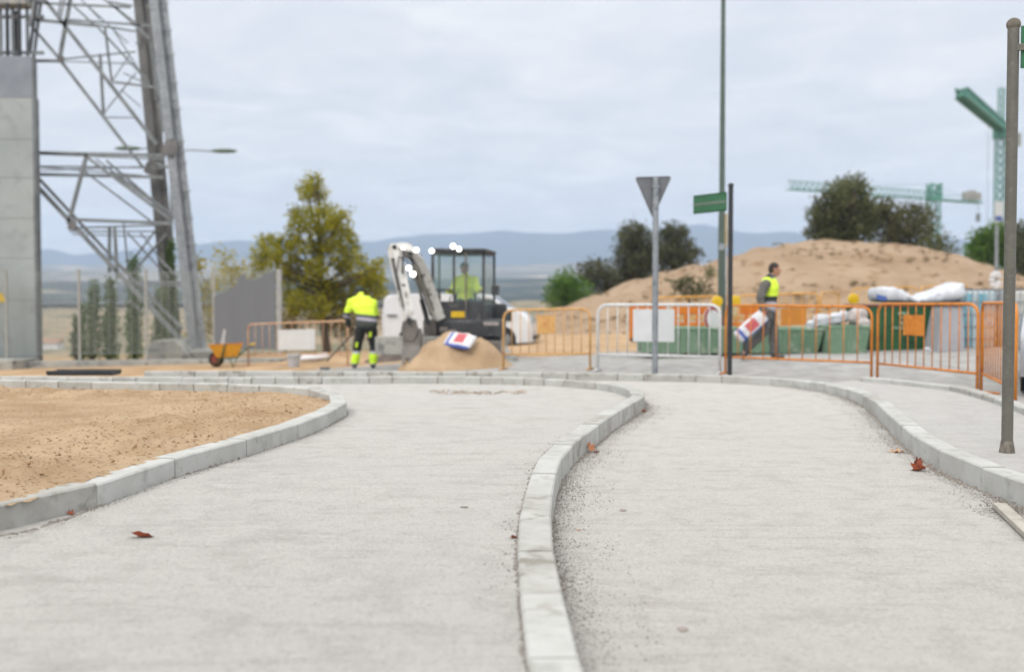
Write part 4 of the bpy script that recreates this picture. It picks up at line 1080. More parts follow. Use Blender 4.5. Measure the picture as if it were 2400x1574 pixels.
    grp('bush', 36, [(1665,636,7),(1672,645,8),(1660,648,6)], oak, 200, 0.09, 'tiny dry bush higher up the slope near the lamp column', 39, 'bush', tr=0.03, depth=0.2, stems=1)
    grp('green_tree', 62, [(2300,560,18),(2325,550,20),(2350,548,18),(2290,585,22),(2320,580,26),(2355,578,24),(2275,590,12),(2330,610,24),(2365,610,20),(2300,605,16),(2385,570,18)], grn, 190, 0.17, 'bright green leafy tree behind the thin galvanised post', 40)
    grp('green_tree', 60, [(2395,545,16),(2415,560,26),(2400,590,22),(2430,600,30),(2398,625,22),(2440,560,22),(2420,640,24)], oakd, 190, 0.17, 'darker tree at the edge of the picture behind the olive grey post', 41)
build_veg()

# dry tufts and the small white house in the fields
def house():
    d = 150; p = W(123, 818, d); z = p.z
    r = empty('white_house', (p.x, d, z), 'tiny white building far down in the fields behind the fence', 'house')
    MB().box((p.x, d, z+0.5), (2.4, 2, 1.0)).build('wall', M_white, r)
    MB().prism([(d-1.2, z+1.0), (d+1.2, z+1.0), (d, z+1.5)], 'x', p.x-1.4, p.x+1.4).build('roof', mat('roof tile', C(176,140,120), rough=0.9), r)
house()

# ------------------------------------------------------------------ tower cranes
M_crane = mat('crane green', C(96,160,142), C(84,148,130), rough=0.5, scale=0.5)
def lattice(mb, a, b, w_, h, nseg, r_, side=None, tri=False):
    a = Vector(a); b = Vector(b); u = (b-a).normalized(); s = u.cross(Vector((0,0,1)))
    if s.length < 0.1: s = Vector((1,0,0))
    s.normalize(); t = s.cross(u).normalized()
    if t.z < 0: t = -t
    offs = [(-.5,0),(.5,0),(0,1)] if tri else [(-.5,-.5),(.5,-.5),(.5,.5),(-.5,.5)]
    def P(i, k): 
        o = offs[k]; return a.lerp(b, i/nseg) + s*o[0]*w_ + t*o[1]*h
    n = len(offs)
    for k in range(n): mb.beam(P(0,k), P(nseg,k), r_*1.6)
    for i in range(nseg):
        for k in range(n):
            k2 = (k+1) % n
            mb.beam(P(i,k), P(i+1,k2), r_)
            mb.beam(P(i,k), P(i,k2), r_*0.8)
def cranes():
    d = 200.0; m = W(2189, 470, d); zt = m.z
    r = empty('tower_crane', (m.x, d, -6), 'farther green tower crane with a long level jib behind the oaks', 'crane', 'tower cranes')
    mb = MB(); lattice(mb, (m.x, d, -6), (m.x, d, zt), 1.8, 1.8, 13, 0.13); mb.build('mast', M_crane, r)
    mb = MB(); mb.box((m.x, d, zt+0.4), (2.4, 2.4, 1.0)); lattice(mb, (m.x, d, zt+0.6), (m.x, d, W(0,430,d).z), 1.9, 1.9, 2, 0.22); mb.build('tower_top', M_crane, r)
    tip = W(1848, 440, 182); root = Vector((m.x, d, zt+0.2)); tip.z = zt+0.2
    mb = MB(); lattice(mb, root, tip, 1.3, 1.5, 26, 0.10, tri=True); mb.build('jib', M_crane, r)
    u = (root-tip).normalized(); c = root+u*13.5
    mb = MB(); mb.beam(root, c, 1.5, 0.35); mb.beam(root+Vector((0,0,1)), c+Vector((0,0,1)), 0.1); mb.build('counter_jib', M_crane, r)
    for k in range(3):
        p = root+u*(9.4+k*1.6); MB().box(p+Vector((0,0,1.2)), (1.2, 1.2, 1.5 if k != 1 else 2.2)).build('counterweight', M_concrete, r)
    q = root+u*13.0; mb = MB(); mb.beam(q, q-Vector((0,0,3)), 0.08); mb.box(q-Vector((0,0,3)), (0.6,0.6,1.6)); mb.build('hook_block', M_galvd, r)
    p = root.lerp(tip, 0.68); MB().box(p-Vector((0,0,0.5)), (1.6,1.2,0.6)).build('trolley', M_galvd, r)
    mb = MB(); mb.cyl(Vector((m.x,d,W(0,432,d).z)), tip.lerp(root,0.35)+Vector((0,0,1.4)), 0.04, n=5); mb.cyl(Vector((m.x,d,W(0,432,d).z)), c, 0.04, n=5); mb.build('tie_rod', M_crane, r)
    # nearer one
    d = 150.0; m = W(2346, 302, d); zt = m.z
    r = empty('tower_crane', (m.x, d, -6), 'nearer green tower crane whose jib points up towards the viewer', 'crane', 'tower cranes')
    mb = MB(); lattice(mb, (m.x, d, -6), (m.x, d, zt), 1.15, 1.15, 26, 0.10); mb.build('mast', M_crane, r)
    mb = MB(); mb.box((m.x, d, zt-0.6), (1.7, 1.7, 1.6)); lattice(mb, (m.x, d, zt), (m.x, d, zt+6), 0.7, 0.7, 5, 0.06); mb.build('tower_top', M_crane, r)
    tip = W(2253, 226, 126); root = Vector((m.x, d, zt+0.3)); tip.z = root.z
    mb = MB(); lattice(mb, root, tip, 1.3, 1.1, 22, 0.15); 
    mb.beam(root-Vector((0,0,0.2)), tip-Vector((0,0,0.2)), 0.7, 0.35); mb.build('jib', M_crane, r)
    u = (root-tip).normalized(); c = root+u*11
    mb = MB(); mb.beam(root, c, 1.3, 0.4); mb.build('counter_jib', M_crane, r)
    MB().box(c-Vector((0,0,0.5)), (1.8,1.6,2.0)).build('counterweight', M_concrete, r)
    p = W(2341, 500, d-0.8); MB().box(p, (1.3, 0.1, 3.4)).build('banner', M_white, r)
    p2 = W(2341, 512, d-0.87); MB().box(p2, (1.0, 0.06, 0.7)).build('banner_mark', mat('banner blue', C(70,100,180), rough=0.5), r)
    mb = MB(); mb.cyl(root.lerp(tip,0.35), root.lerp(tip,0.35)-Vector((0,0,16)), 0.03, n=5); mb.build('hoist_rope', M_galvd, r)
cranes()
# ------------------------------------------------------------------ machines and vehicles
M_exw = mat('machine white', C(234,232,228), C(214,212,206), rough=0.5, scale=3, c3=C(140,136,128), s3=5)
M_exd = mat('machine dark', C(74,76,80), C(52,54,58), rough=0.6, scale=3, c3=C(104,104,102), s3=8)
M_exg = mat('machine grey', C(128,122,116), C(96,92,88), rough=0.7, scale=4)
def glass_mat(name, tint, al=0.35):
    m = bpy.data.materials.new(name); m.use_nodes = True; b = m.node_tree.nodes['Principled BSDF']
    b.inputs['Base Color'].default_value = (*tint, 1); b.inputs['Roughness'].default_value = 0.05; b.inputs['Alpha'].default_value = al
    return m
M_glass = glass_mat('cab glass', C(170,200,200), 0.16)
M_glassd = glass_mat('car glass', (0.02,0.03,0.035), 0.9)
def emis(name, c, s):
    m = bpy.data.materials.new(name); m.use_nodes = True; b = m.node_tree.nodes['Principled BSDF']
    b.inputs['Emission Color'].default_value = (*c, 1); b.inputs['Emission Strength'].default_value = s; b.inputs['Base Color'].default_value = (*c, 1)
    return m
M_lamp = emis('work lamp glow', (1.0, 0.97, 0.92), 3.5)
EXD = 21.0
def excavator():
    gz = T(-1.0, EXD)
    org = Vector((W(1085, 700, EXD).x, EXD+0.2, gz))
    r = empty('excavator', org, 'white and black compact excavator with its work lamps lit, arm folded down on its left', 'excavator')
    X = lambda px, py=700, d=EXD: W(px, py, d).x
    Z = lambda py, d=EXD: W(1100, py, d).z
    def Q(px, py, d): return W(px, py, d)
    # tracks
    for s in (-0.62, 0.62):
        cxx = org.x + s; n = 20; poly = []
        Lh, rt = 0.75, 0.24
        poly = [(org.y + Lh + rt*math.cos(a), gz+0.26+rt*math.sin(a)) for a in [R(-90+180*i/8) for i in range(9)]] + [(org.y - Lh - rt*math.cos(a), gz+0.26-rt*math.sin(a)) for a in [R(-90+180*i/8) for i in range(9)]]
        tr = MB().prism(poly, 'x', cxx-0.15, cxx+0.15).build('track', M_rubber, r, bevel=0.015)
        mb = MB()
        for k in range(5): mb.cyl((cxx-0.17, org.y-0.6+k*0.3, gz+0.2), (cxx+0.17, org.y-0.6+k*0.3, gz+0.2), 0.09, n=12)
        o = mb.build('roller', M_exg, tr, True, autos=True)
    MB().box((org.x, org.y, gz+0.42), (1.0, 1.3, 0.22)).build('undercarriage', M_exd, r, bevel=0.02)
    # dozer blade behind the sand heap
    MB().box((org.x+0.05, org.y-1.25, gz+0.3), (1.5, 0.08, 0.36)).build('dozer_blade', M_exg, r, bevel=0.02)
    # turntable deck
    zd0, zd1 = Z(790), Z(748)
    xl, xr = X(1002), X(1185)
    MB().box(((xl+xr)/2, EXD+0.35, (zd0+zd1)/2), (xr-xl, 1.7, zd1-zd0)).build('deck', M_exd, r, bevel=0.05)
    MB().box((X(1152), EXD-0.51, Z(757)), (0.30, 0.02, 0.07)).build('maker_plate', mat('pale decal', C(196,190,188), C(150,140,140), rough=0.5, scale=20), r)
    MB().box(((xl+xr)/2+0.2, EXD+1.0, Z(735)), (1.25, 0.7, 0.42)).build('engine_cover', M_exd, r, bevel=0.08)
    # cab : front face x 1010..1133, side face to 1157 (receding)
    zb, zt = Z(750), Z(593)
    yf, yb = EXD-0.42, EXD+0.80
    fx0, fx1 = X(1014, 700, yf), X(1133, 700, yf); bx0, bx1 = X(1030, 700, yb), X(1158, 700, yb)
    w_ = 0.055
    fl, fr, bl, br_ = Vector((fx0, yf, 0)), Vector((fx1, yf+0.05, 0)), Vector((bx0, yb, 0)), Vector((bx1, yb, 0))
    def pil(p, q_, n_='cab_pillar', ww=w_, top=None, bot=None): 
        MB().beam((p.x, p.y, zb if bot is None else bot), (q_.x, q_.y, zt if top is None else top), ww, ww, up=(0,1,0)).build(n_, M_exd, r, bevel=0.01)
    pil(fl, fl); pil(fr, fr+Vector((0,0.05,0))); pil(bl, bl); pil(br_, br_)
    m1 = fl.lerp(fr, 0.42); pil(m1, m1, ww=0.045)
    m2 = fl.lerp(fr, 0.66); MB().beam((m2.x, m2.y-0.06, zb-0.05), (m2.x, m2.y-0.06, zt), 0.035, up=(0,1,0)).build('grab_rail', M_exg, r)
    mid = fr.lerp(br_, 0.5); 
    zm = Z(680)
    for a, b in ((fl, fr), (fr, br_), (br_, bl), (bl, fl)):
        for z in (zb, zt): MB().beam((a.x, a.y, z), (b.x, b.y, z), w_, w_*1.1).build('cab_rail', M_exd, r, bevel=0.008)
    MB().beam((fl.x, fl.y, zm), (m1.x, m1.y, zm), 0.04).build('cab_rail', M_exd, r)
    # roof, rounded to the right
    rf = [(p.x, p.y) for p in (fl, fr, br_, bl)]
    MB().prism([(rf[0][0]-.03, rf[0][1]-.06), (rf[1][0]+.05, rf[1][1]-.06), (rf[2][0]+.05, rf[2][1]+.03), (rf[3][0]-.03, rf[3][1]+.03)], 'z', zt+0.01, zt+0.075).build('cab_roof', M_exd, r, bevel=0.03)
    # lower front panels
    a = fl.lerp(fr, 0.02); 
    def panel(p, q_, z0, z1, name, m, th=0.02, off=0.0):
        d = (q_-p).normalized(); n_ = Vector((d.y, -d.x, 0))*off
        v = Vector((-d.y, d.x, 0))*th; A, B = p+n_, q_+n_
        return MB().add([(t.x, t.y, z) for z in (z0, z1) for t in (A, B, B+v, A+v)], [(3,2,1,0),(4,5,6,7),(0,1,5,4),(1,2,6,5),(2,3,7,6),(3,0,4,7)]).build(name, m, r)
    panel(fl, fr, zb, Z(706), 'cab_front_panel', M_exd)
    panel(fr, br_, zb, Z(728), 'cab_side_panel', M_exd)
    panel(fl.lerp(fr, .03), m1, zm+0.02, zt-0.02, 'window', M_glass, 0.008)
    panel(m1, fr.lerp(fl, .03), Z(706), zt-0.02, 'window', M_glass, 0.008)
    panel(fr.lerp(br_, .04), br_.lerp(fr, .04), Z(728), zt-0.02, 'window', M_glass, 0.008)
    panel(bl.lerp(br_, .04), br_.lerp(bl, .04), Z(690), zt-0.02, 'window', M_glass, 0.008)
    panel(fl.lerp(bl, .04), bl.lerp(fl, .04), Z(700), zt-0.02, 'window', M_glass, 0.008)
    pm = fl.lerp(fr, 0.52); panel(fl.lerp(fr, 0.36), fl.lerp(fr, 0.63), Z(743), Z(729), 'number_plate', M_lens, 0.01, 0.03)
    # seat, levers
    MB().box((X(1092, 700, EXD+.35), EXD+0.38, Z(722)), (0.48, 0.46, 0.12)).build('seat', M_black, r, bevel=0.03)
    MB().box((X(1092, 700, EXD+.6), EXD+0.62, Z(700)), (0.46, 0.1, 0.5)).build('seat_back', M_black, r, bevel=0.03)
    for px in (1050, 1128):
        p = Q(px, 742, EXD+0.05); q_ = Q(px+ (6 if px < 1090 else -6), 694, EXD+0.08)
        MB().cyl(p, q_, 0.014, n=8).build('control_lever', M_black, r, True)
    # side mirror
    p = Q(1161, 680, yf+0.3); MB().box(p, (0.16, 0.05, 0.20)).build('mirror', M_exd, r, bevel=0.03)
    # boom
    pa, pk, pt = Q(1024, 742, EXD-0.55), Q(975, 622, 20.2), Q(962, 590, 19.7)
    def box_sec(pts, ws, name, m, thick=0.17):
        mb = MB(); vs = []
        for i, p in enumerate(pts):
            t = (pts[min(i+1, len(pts)-1)]-pts[max(i-1, 0)]).normalized(); s = Vector((0.86, 0.5, 0)); s = (s - t*s.dot(t)).normalized(); n_ = t.cross(s)
            for a, b in ((-1,-1),(1,-1),(1,1),(-1,1)): vs.append(p + s*a*thick/2 + n_*b*ws[i]/2)
        fs = [(3,2,1,0), tuple((len(pts)-1)*4+k for k in range(4))]
        for i in range(len(pts)-1):
            for k in range(4): fs.append((i*4+k, i*4+(k+1)%4, (i+1)*4+(k+1)%4, (i+1)*4+k))
        return mb.add(vs, fs).build(name, m, r, bevel=0.015)
    box_sec([Q(1030,748,20.5), Q(1012,700,20.4), Q(992,645,20.2), Q(976,606,20.0), Q(958,588,19.8), Q(930,582,19.6)], [0.20,0.24,0.32,0.32,0.26,0.16], 'boom', M_exw, 0.2)
    box_sec([Q(921,577,19.6), Q(928,602,19.5), Q(938,650,19.3), Q(950,706,19.15), Q(960,752,19.05)], [0.20,0.26,0.22,0.19,0.15], 'dipper_arm', M_exw, 0.18)
    # hydraulic cylinders
    def ram(a, b, f=0.55, n_='hydraulic_ram', rad=0.042):
        mb = MB(); c = a.lerp(b, f); mb.cyl(a, c, rad, n=12); o = mb.build(n_, M_exd, r, True, autos=True)
        MB().cyl(c, b, rad*0.5, n=10).build('piston_rod', M_chrome, o, True, autos=True)
    ram(Q(921,606,19.35), Q(948,728,19.0), 0.6); ram(Q(1004,760,20.2), Q(972,640,19.9), 0.5, rad=0.05); ram(Q(985,600,20.05), Q(935,590,19.5), 0.5)
    MB().tube([Q(1002,735,20.1), Q(976,650,19.8), Q(955,612,19.5), Q(935,600,19.3), Q(930,640,19.1), Q(946,720,18.95)], 0.014, 8).build('hose', M_black, r, True)
    MB().tube([Q(1016,728,20.2), Q(998,680,20.0), Q(980,628,19.85), Q(962,600,19.6)], 0.016, 8).build('hose', M_black, r, True)
    for px, py, d_ in ((1006,690,20.15),(990,645,19.95),(944,668,19.15)): MB().box(Q(px,py,d_), (0.10,0.05,0.04)).build('hose_clamp', M_exg, r, bevel=0.005)
    for k in range(4): MB().box(Q(1030+k*7, 770, 20.45), (0.03, 0.02, 0.16)).build('vent_slot', M_black, r)
    MB().tube([Q(1010,740,20.1), Q(985,660,19.85), Q(962,606,19.6), Q(945,598,19.4), Q(944,640,19.2)], 0.018, 8).build('hose', M_black, r, True)
    for px, py, d in ((925,579,19.45), (962,594,19.6), (958,750,18.9)):
        MB().cyl(Q(px,py,d)-Vector((0.0,0.05,0)), Q(px,py,d)+Vector((0,0.25,0)), 0.045, n=14).build('pivot_pin', M_black, r, True, autos=True)
    # coupler and bucket curled under
    MB().prism([(-0.12,0.0),(0.12,0.02),(0.16,-0.2),(0.08,-0.38),(-0.1,-0.36),(-0.15,-0.15)], 'y', -0.10, 0.10).build('coupler', M_exg, None, local=True, bevel=0.01)
    o = bpy.data.objects['coupler']; o.parent = r; o.location = Q(960,752,19.05)-org
    bk = MB(); c = Q(966, 802, 19.05); w2 = 0.17; prof = []
    for i in range(9):
        a = R(200-25*i); prof.append((0.27*math.cos(a), 0.27*math.sin(a)*-1))
    prof = [(-0.20,0.22),(-0.27,0.05),(-0.24,-0.12),(-0.12,-0.24),(0.04,-0.27),(0.19,-0.20),(0.28,-0.30),(0.29,-0.27),(0.20,-0.15),(0.10,-0.05),(0.06,0.10),(0.02,0.22)]
    bk.prism([(c.y-p[0]*1.0, c.z+p[1]) for p in prof], 'x', c.x-w2, c.x+w2)
    for i in range(3): bk.beam((c.x-w2+0.04+i*0.13, c.y-0.28, c.z-0.28), (c.x-w2+0.04+i*0.13, c.y-0.40, c.z-0.37), 0.05, 0.025)
    bk.build('bucket', M_exg, r, bevel=0.01)
    # slew post and mechanical clutter left of the cab
    MB().box(Q(1008, 768, 20.55), (0.26, 0.3, 0.34)).build('boom_bracket', M_exg, r, bevel=0.03)
    for px, py in ((990,790),(1040,772),(1060,778),(978,775)):
        MB().box(Q(px, py, 20.2), (0.16, 0.14, 0.10)).build('step', M_exg, r, bevel=0.015)
    # lamps: housings and lit lenses
    for px, py, d, rr in ((945,581,19.45,0.034),(976,586,19.7,0.048),(1012,588,yf-0.05,0.048),(1062,577,yf-0.05,0.052),(1076,584,yf-0.12,0.046),(958,628,19.55,0.05),(968,642,19.5,0.055)):
        c = Q(px, py, d)
        MB().tube([c+Vector((0,0.06,0)), c+Vector((0,0.09,-rr*1.6)), c+Vector((0,0.20,-rr*2.2))], 0.012, 6).build('lamp_bracket', M_black, r, True)
        h = MB().cyl(c+Vector((0,0.01,0)), c+Vector((0,0.10,0)), rr*1.12, rr*0.7, n=16).build('lamp_housing', M_black, r, True, autos=True)
        MB().ellipsoid(c, (rr, 0.025, rr), 16, 8).build('lamp_lens', M_lamp, h, True)
    MB().cyl(Q(1066,590,EXD+0.1), Q(1066,576,EXD+0.1), 0.05, n=14).build('beacon', mat('beacon rose', C(220,150,120), C(210,140,110), rough=0.3), r, True, autos=True)
    return org
EXO = excavator()

def arc(cx_, cy_, rr, a0, a1, n): return [(cx_+rr*math.cos(R(a0+(a1-a0)*i/n)), cy_+rr*math.sin(R(a0+(a1-a0)*i/n))) for i in range(n+1)]
def vehicle(name, origin, yaw, prof, glass_side, glass_front, wheels, width, paint, label, cat, scale=1.0, rw=0.31, low=None, handle=None, lights=True, plate=False):
    """side profile (x forward, z up) given in metres; body lofted with tumblehome across the width"""
    r = empty(name, origin, label, cat, rz=yaw)
    hw = width/2
    # wheel arch cut profile: insert arcs
    bottom = 0.22
    pts = list(prof)
    base = []
    xs_ = sorted(wheels)
    base.append((pts[0][0], bottom+0.02))
    for wx in xs_:
        a = arc(wx, rw, rw+0.06, 180+8, -8, 14)
        a = [(x, z) for x, z in a if z >= bottom]
        a = arc(wx, rw, rw+0.06, 180-math.degrees(math.asin((rw-bottom)/(rw+0.06)))*-1, -math.degrees(math.asin((rw-bottom)/(rw+0.06))), 14)
        base += a
    base.append((pts[-1][0], bottom+0.02))
    poly = base + list(reversed(pts[1:-1] if False else pts))
    # remove duplicates
    out_ = []
    for p in poly:
        if not out_ or (abs(p[0]-out_[-1][0])+abs(p[1]-out_[-1][1])) > 1e-4: out_.append(p)
    poly = out_
    zmax = max(p[1] for p in poly)
    def inset(z): return 0 if z < 0.9*0.9 else (z-0.81)/(zmax-0.81)*0.14
    vs = []; rows = [(-1, 0.03, 0.985), (-1, 0.0, 1), (1, 0.0, 1), (1, 0.03, 0.985)]
    zc = 0.6
    for sgn, ins, sc_ in [(-1,0.0,0.97),(-1,0.06,1.0),(1,0.06,1.0),(1,0.0,0.97)]:
        for x, z in poly:
            y = sgn*(hw - inset(z) - (ins if ins else 0.0))
            vs.append((x*(sc_ if sc_ < 1 else 1), y, z if sc_ == 1 else zc+(z-zc)*0.975 if z > zc else z))
    n = len(poly); fs = []
    for k in range(3):
        for i in range(n): fs.append((k*n+i, k*n+(i+1)%n, (k+1)*n+(i+1)%n, (k+1)*n+i))
    fs += [tuple(range(n-1,-1,-1)), tuple(3*n+i for i in range(n))]
    me_mb = MB().add(vs, fs)
    body = me_mb.build('body', paint, r, True, local=True, autos=True)
    for sgn in (-1, 1):
        for g in glass_side:
            q = [(x, sgn*(hw-inset(z)+0.004), z) for x, z in g]; q2 = [(x, sgn*(hw-inset(z)-0.01), z) for x, z in g]; m_ = len(g)
            MB().add(q+q2, [tuple(range(m_)), tuple(range(2*m_-1, m_-1, -1))]+[(i, (i+1)%m_, m_+(i+1)%m_, m_+i) for i in range(m_)]).build('side_window', M_glassd, r, local=True)
    for (x0, z0), (x1, z1) in glass_front:
        i0, i1 = inset(z0), inset(z1); nrm = Vector((z1-z0, 0, -(x1-x0))).normalized()
        if nrm.x*(x0+x1) < 0: nrm = -nrm
        o_ = nrm*0.008
        q = [Vector((x0, -(hw-i0-0.14), z0))+o_, Vector((x0, hw-i0-0.14, z0))+o_, Vector((x1, hw-i1-0.16, z1))+o_, Vector((x1, -(hw-i1-0.16), z1))+o_]
        MB().add(q+[v-nrm*0.02 for v in q], [(0,1,2,3),(7,6,5,4),(0,4,5,1),(1,5,6,2),(2,6,7,3),(3,7,4,0)]).build('windscreen', M_glassd, r, local=True)
    for wx in wheels:
        for sgn in (-1, 1):
            y0, y1 = sgn*(hw-0.21), sgn*(hw-0.01)
            t = MB().cyl((wx, y0, rw), (wx, y1, rw), rw, n=28).build('wheel', M_rubber, r, True, local=True, bevel=0.02, autos=True)
            MB().cyl((wx, y1-sgn*0.03, rw), (wx, y1+sgn*0.012, rw), rw*0.62, rw*0.5, n=20).build('rim', M_chrome, t, True, local=True, autos=True)
            MB().cyl((wx, sgn*(hw-0.22), rw), (wx, sgn*(hw-0.08), rw), rw+0.05, n=20).build('wheel_well', M_black, r, True, local=True, autos=True)
    fx = max(p[0] for p in pts)
    if lights:
        for sgn in (-1, 1):
            MB().ellipsoid((fx-0.12, sgn*(hw-0.22), 0.66), (0.12, 0.15, 0.10)).build('headlight', M_glass, r, True, local=True)
    MB().box((fx-0.05, 0, 0.36), (0.14, width-0.16, 0.16)).build('bumper', M_exd if low is None else low, r, local=True, bevel=0.03)
    if handle:
        for sgn in (-1, 1): MB().box((handle[0], sgn*(hw+0.008), handle[1]), (0.3, 0.025, 0.045)).build('door_handle', M_black, r, local=True)
    MB().box((0, -hw-0.001, 0.52), (1.3, 0.012, 0.06)).build('side_moulding', M_black, r, local=True)
    return r
M_carw = mat('car white', C(224,226,230), C(216,218,222), rough=0.3, scale=3, coat=0.6)
M_cars = mat('car silver', C(196,200,206), C(188,192,198), rough=0.3, scale=3, metal=0.4, coat=0.6)
# small panel van side-on behind the excavator, nose to the right
c_ = Vector((W(1083, 818, 29.6).x, 29.6, 0)); c_.z = T(c_.x, c_.y)
vprof = [(-2.15,0.45),(-2.17,0.9),(-2.12,1.46),(-2.0,1.56),(-1.0,1.60),(0.6,1.60),(0.97,1.54),(1.42,1.20),(1.72,1.12),(2.0,0.94),(2.13,0.68),(2.15,0.42)]
vehicle('panel_van', c_, R(-8), vprof, [[(0.15,0.86),(0.18,1.46),(0.95,1.46),(1.34,1.18),(1.56,1.10),(1.58,0.84)]], [((1.40,1.22),(1.0,1.52))], (-1.35, 1.38), 1.72, M_carw, 'small white panel van parked behind the excavator, only its ends showing', 'van', handle=(-1.85,0.98))
# silver car at the right edge, nose to the left
cprof = [(-2.1,0.45),(-2.12,0.8),(-1.9,1.0),(-1.5,1.05),(-0.9,1.42),(0.2,1.45),(0.5,1.38),(1.15,0.98),(1.8,0.90),(2.05,0.76),(2.12,0.55),(2.1,0.4)]
wc = W(2404, 860, 13.3); cz = T(6.6, 13.3)
fw = Vector((-0.44, -0.90, 0)).normalized(); sd = Vector((fw.y, -fw.x, 0)); cc = Vector((wc.x, 13.3, 0)) - fw*1.32 - sd*0.8
vehicle('parked_car', (cc.x, cc.y, cz), math.atan2(fw.y, fw.x), cprof, [[(-1.4,1.02),(-0.85,1.36),(-0.05,1.39),(-0.02,0.98)],[(0.05,0.98),(0.03,1.39),(0.4,1.33),(0.95,1.0)]], [((1.12,1.0),(0.55,1.36)),((-1.46,1.07),(-0.95,1.38))], (-1.25, 1.32), 1.74, M_cars, 'silver car whose front wheel just enters at the edge of the picture', 'car', rw=0.32)

# ------------------------------------------------------------------ heap, block, bags, bucket, wheelbarrow
def heap(name, cpx, cpy, w_, dp, h, m, label, cat, seed=1, skew=0.0, loc=None, pw=1.25):
    c = loc or G(cpx, cpy); rng_ = random.Random(seed); nu, nv = 90, 30; vs = [(c.x+skew, c.y, c.z+h)]; fs = []
    for j in range(1, nv+1):
        f = j/nv
        for i in range(nu):
            a = 2*math.pi*i/nu
            k = 1+0.12*noise.noise(Vector((math.cos(a)*1.5, math.sin(a)*1.5, seed)))
            x = math.cos(a)*w_*f*k + skew*(1-f); y = math.sin(a)*dp*f*k
            z = h*min(1, 1.25*(1-f**pw)) + (0.10*noise.fractal(Vector((x*2.2, y*2.2, seed)), 0.8, 2, 6)-0.05*abs(noise.noise(Vector((a*2.2, f*1.2, seed)))))*(1-f**4)*min(1, h*2) 
            if f >= 0.99: z = -0.05
            vs.append((c.x+x, c.y+y, c.z+z))
    fs = [(0, 1+i, 1+(i+1)%nu) for i in range(nu)]
    for j in range(nv-1):
        for i in range(nu): fs.append((1+j*nu+i, 1+(j+1)*nu+i, 1+(j+1)*nu+(i+1)%nu, 1+j*nu+(i+1)%nu))
    o = MB().add(vs, fs).build(name, m, None, True, loc=c)
    return tag(o, label, cat), c
ph = G(1066, 860); ph.y = 19.0; ph.x = W(1066,860,19.0).x; ph.z = T(ph.x, ph.y)
_, pile_c = heap('sand_pile', 0, 0, 1.08, 0.85, 0.66, M_sand, 'heap of building sand in front of the excavator', 'sand heap', seed=4, skew=0.05, loc=ph, pw=1.15)
heap('earth_spoil', 0, 0, 0.75, 0.6, 0.18, M_dark, 'low dark wet earth spoil under the excavator bucket', 'earth heap', seed=9, loc=G(925, 846))
heap('grey_rubble_heap', 0, 0, 0.42, 0.4, 0.38, M_concrete, 'small grey gravel heap beside the sand, near the barrier leg', 'gravel heap', seed=12, loc=G(1168, 848))
bl_ = G(900, 832)
def kblock():
    a, b = W(885, 806, 20.3), W(1062, 806, 20.0)
    z0, z1 = W(1000, 830, 20.2).z, W(1000, 788, 20.2).z
    r = empty('concrete_block_stack', ((a.x+b.x)/2, 20.1, z0), 'long pale concrete blocks lying behind the stooping worker', 'concrete blocks')
    n = 2
    for i in range(n):
        p, q_ = a.lerp(b, i/n), a.lerp(b, (i+1)/n); 
        MB().beam((p.x+0.01, p.y, (z0+z1)/2), (q_.x-0.01, q_.y, (z0+z1)/2), 0.4, z1-z0).build('block', M_concrete, r, bevel=0.02)
kblock()
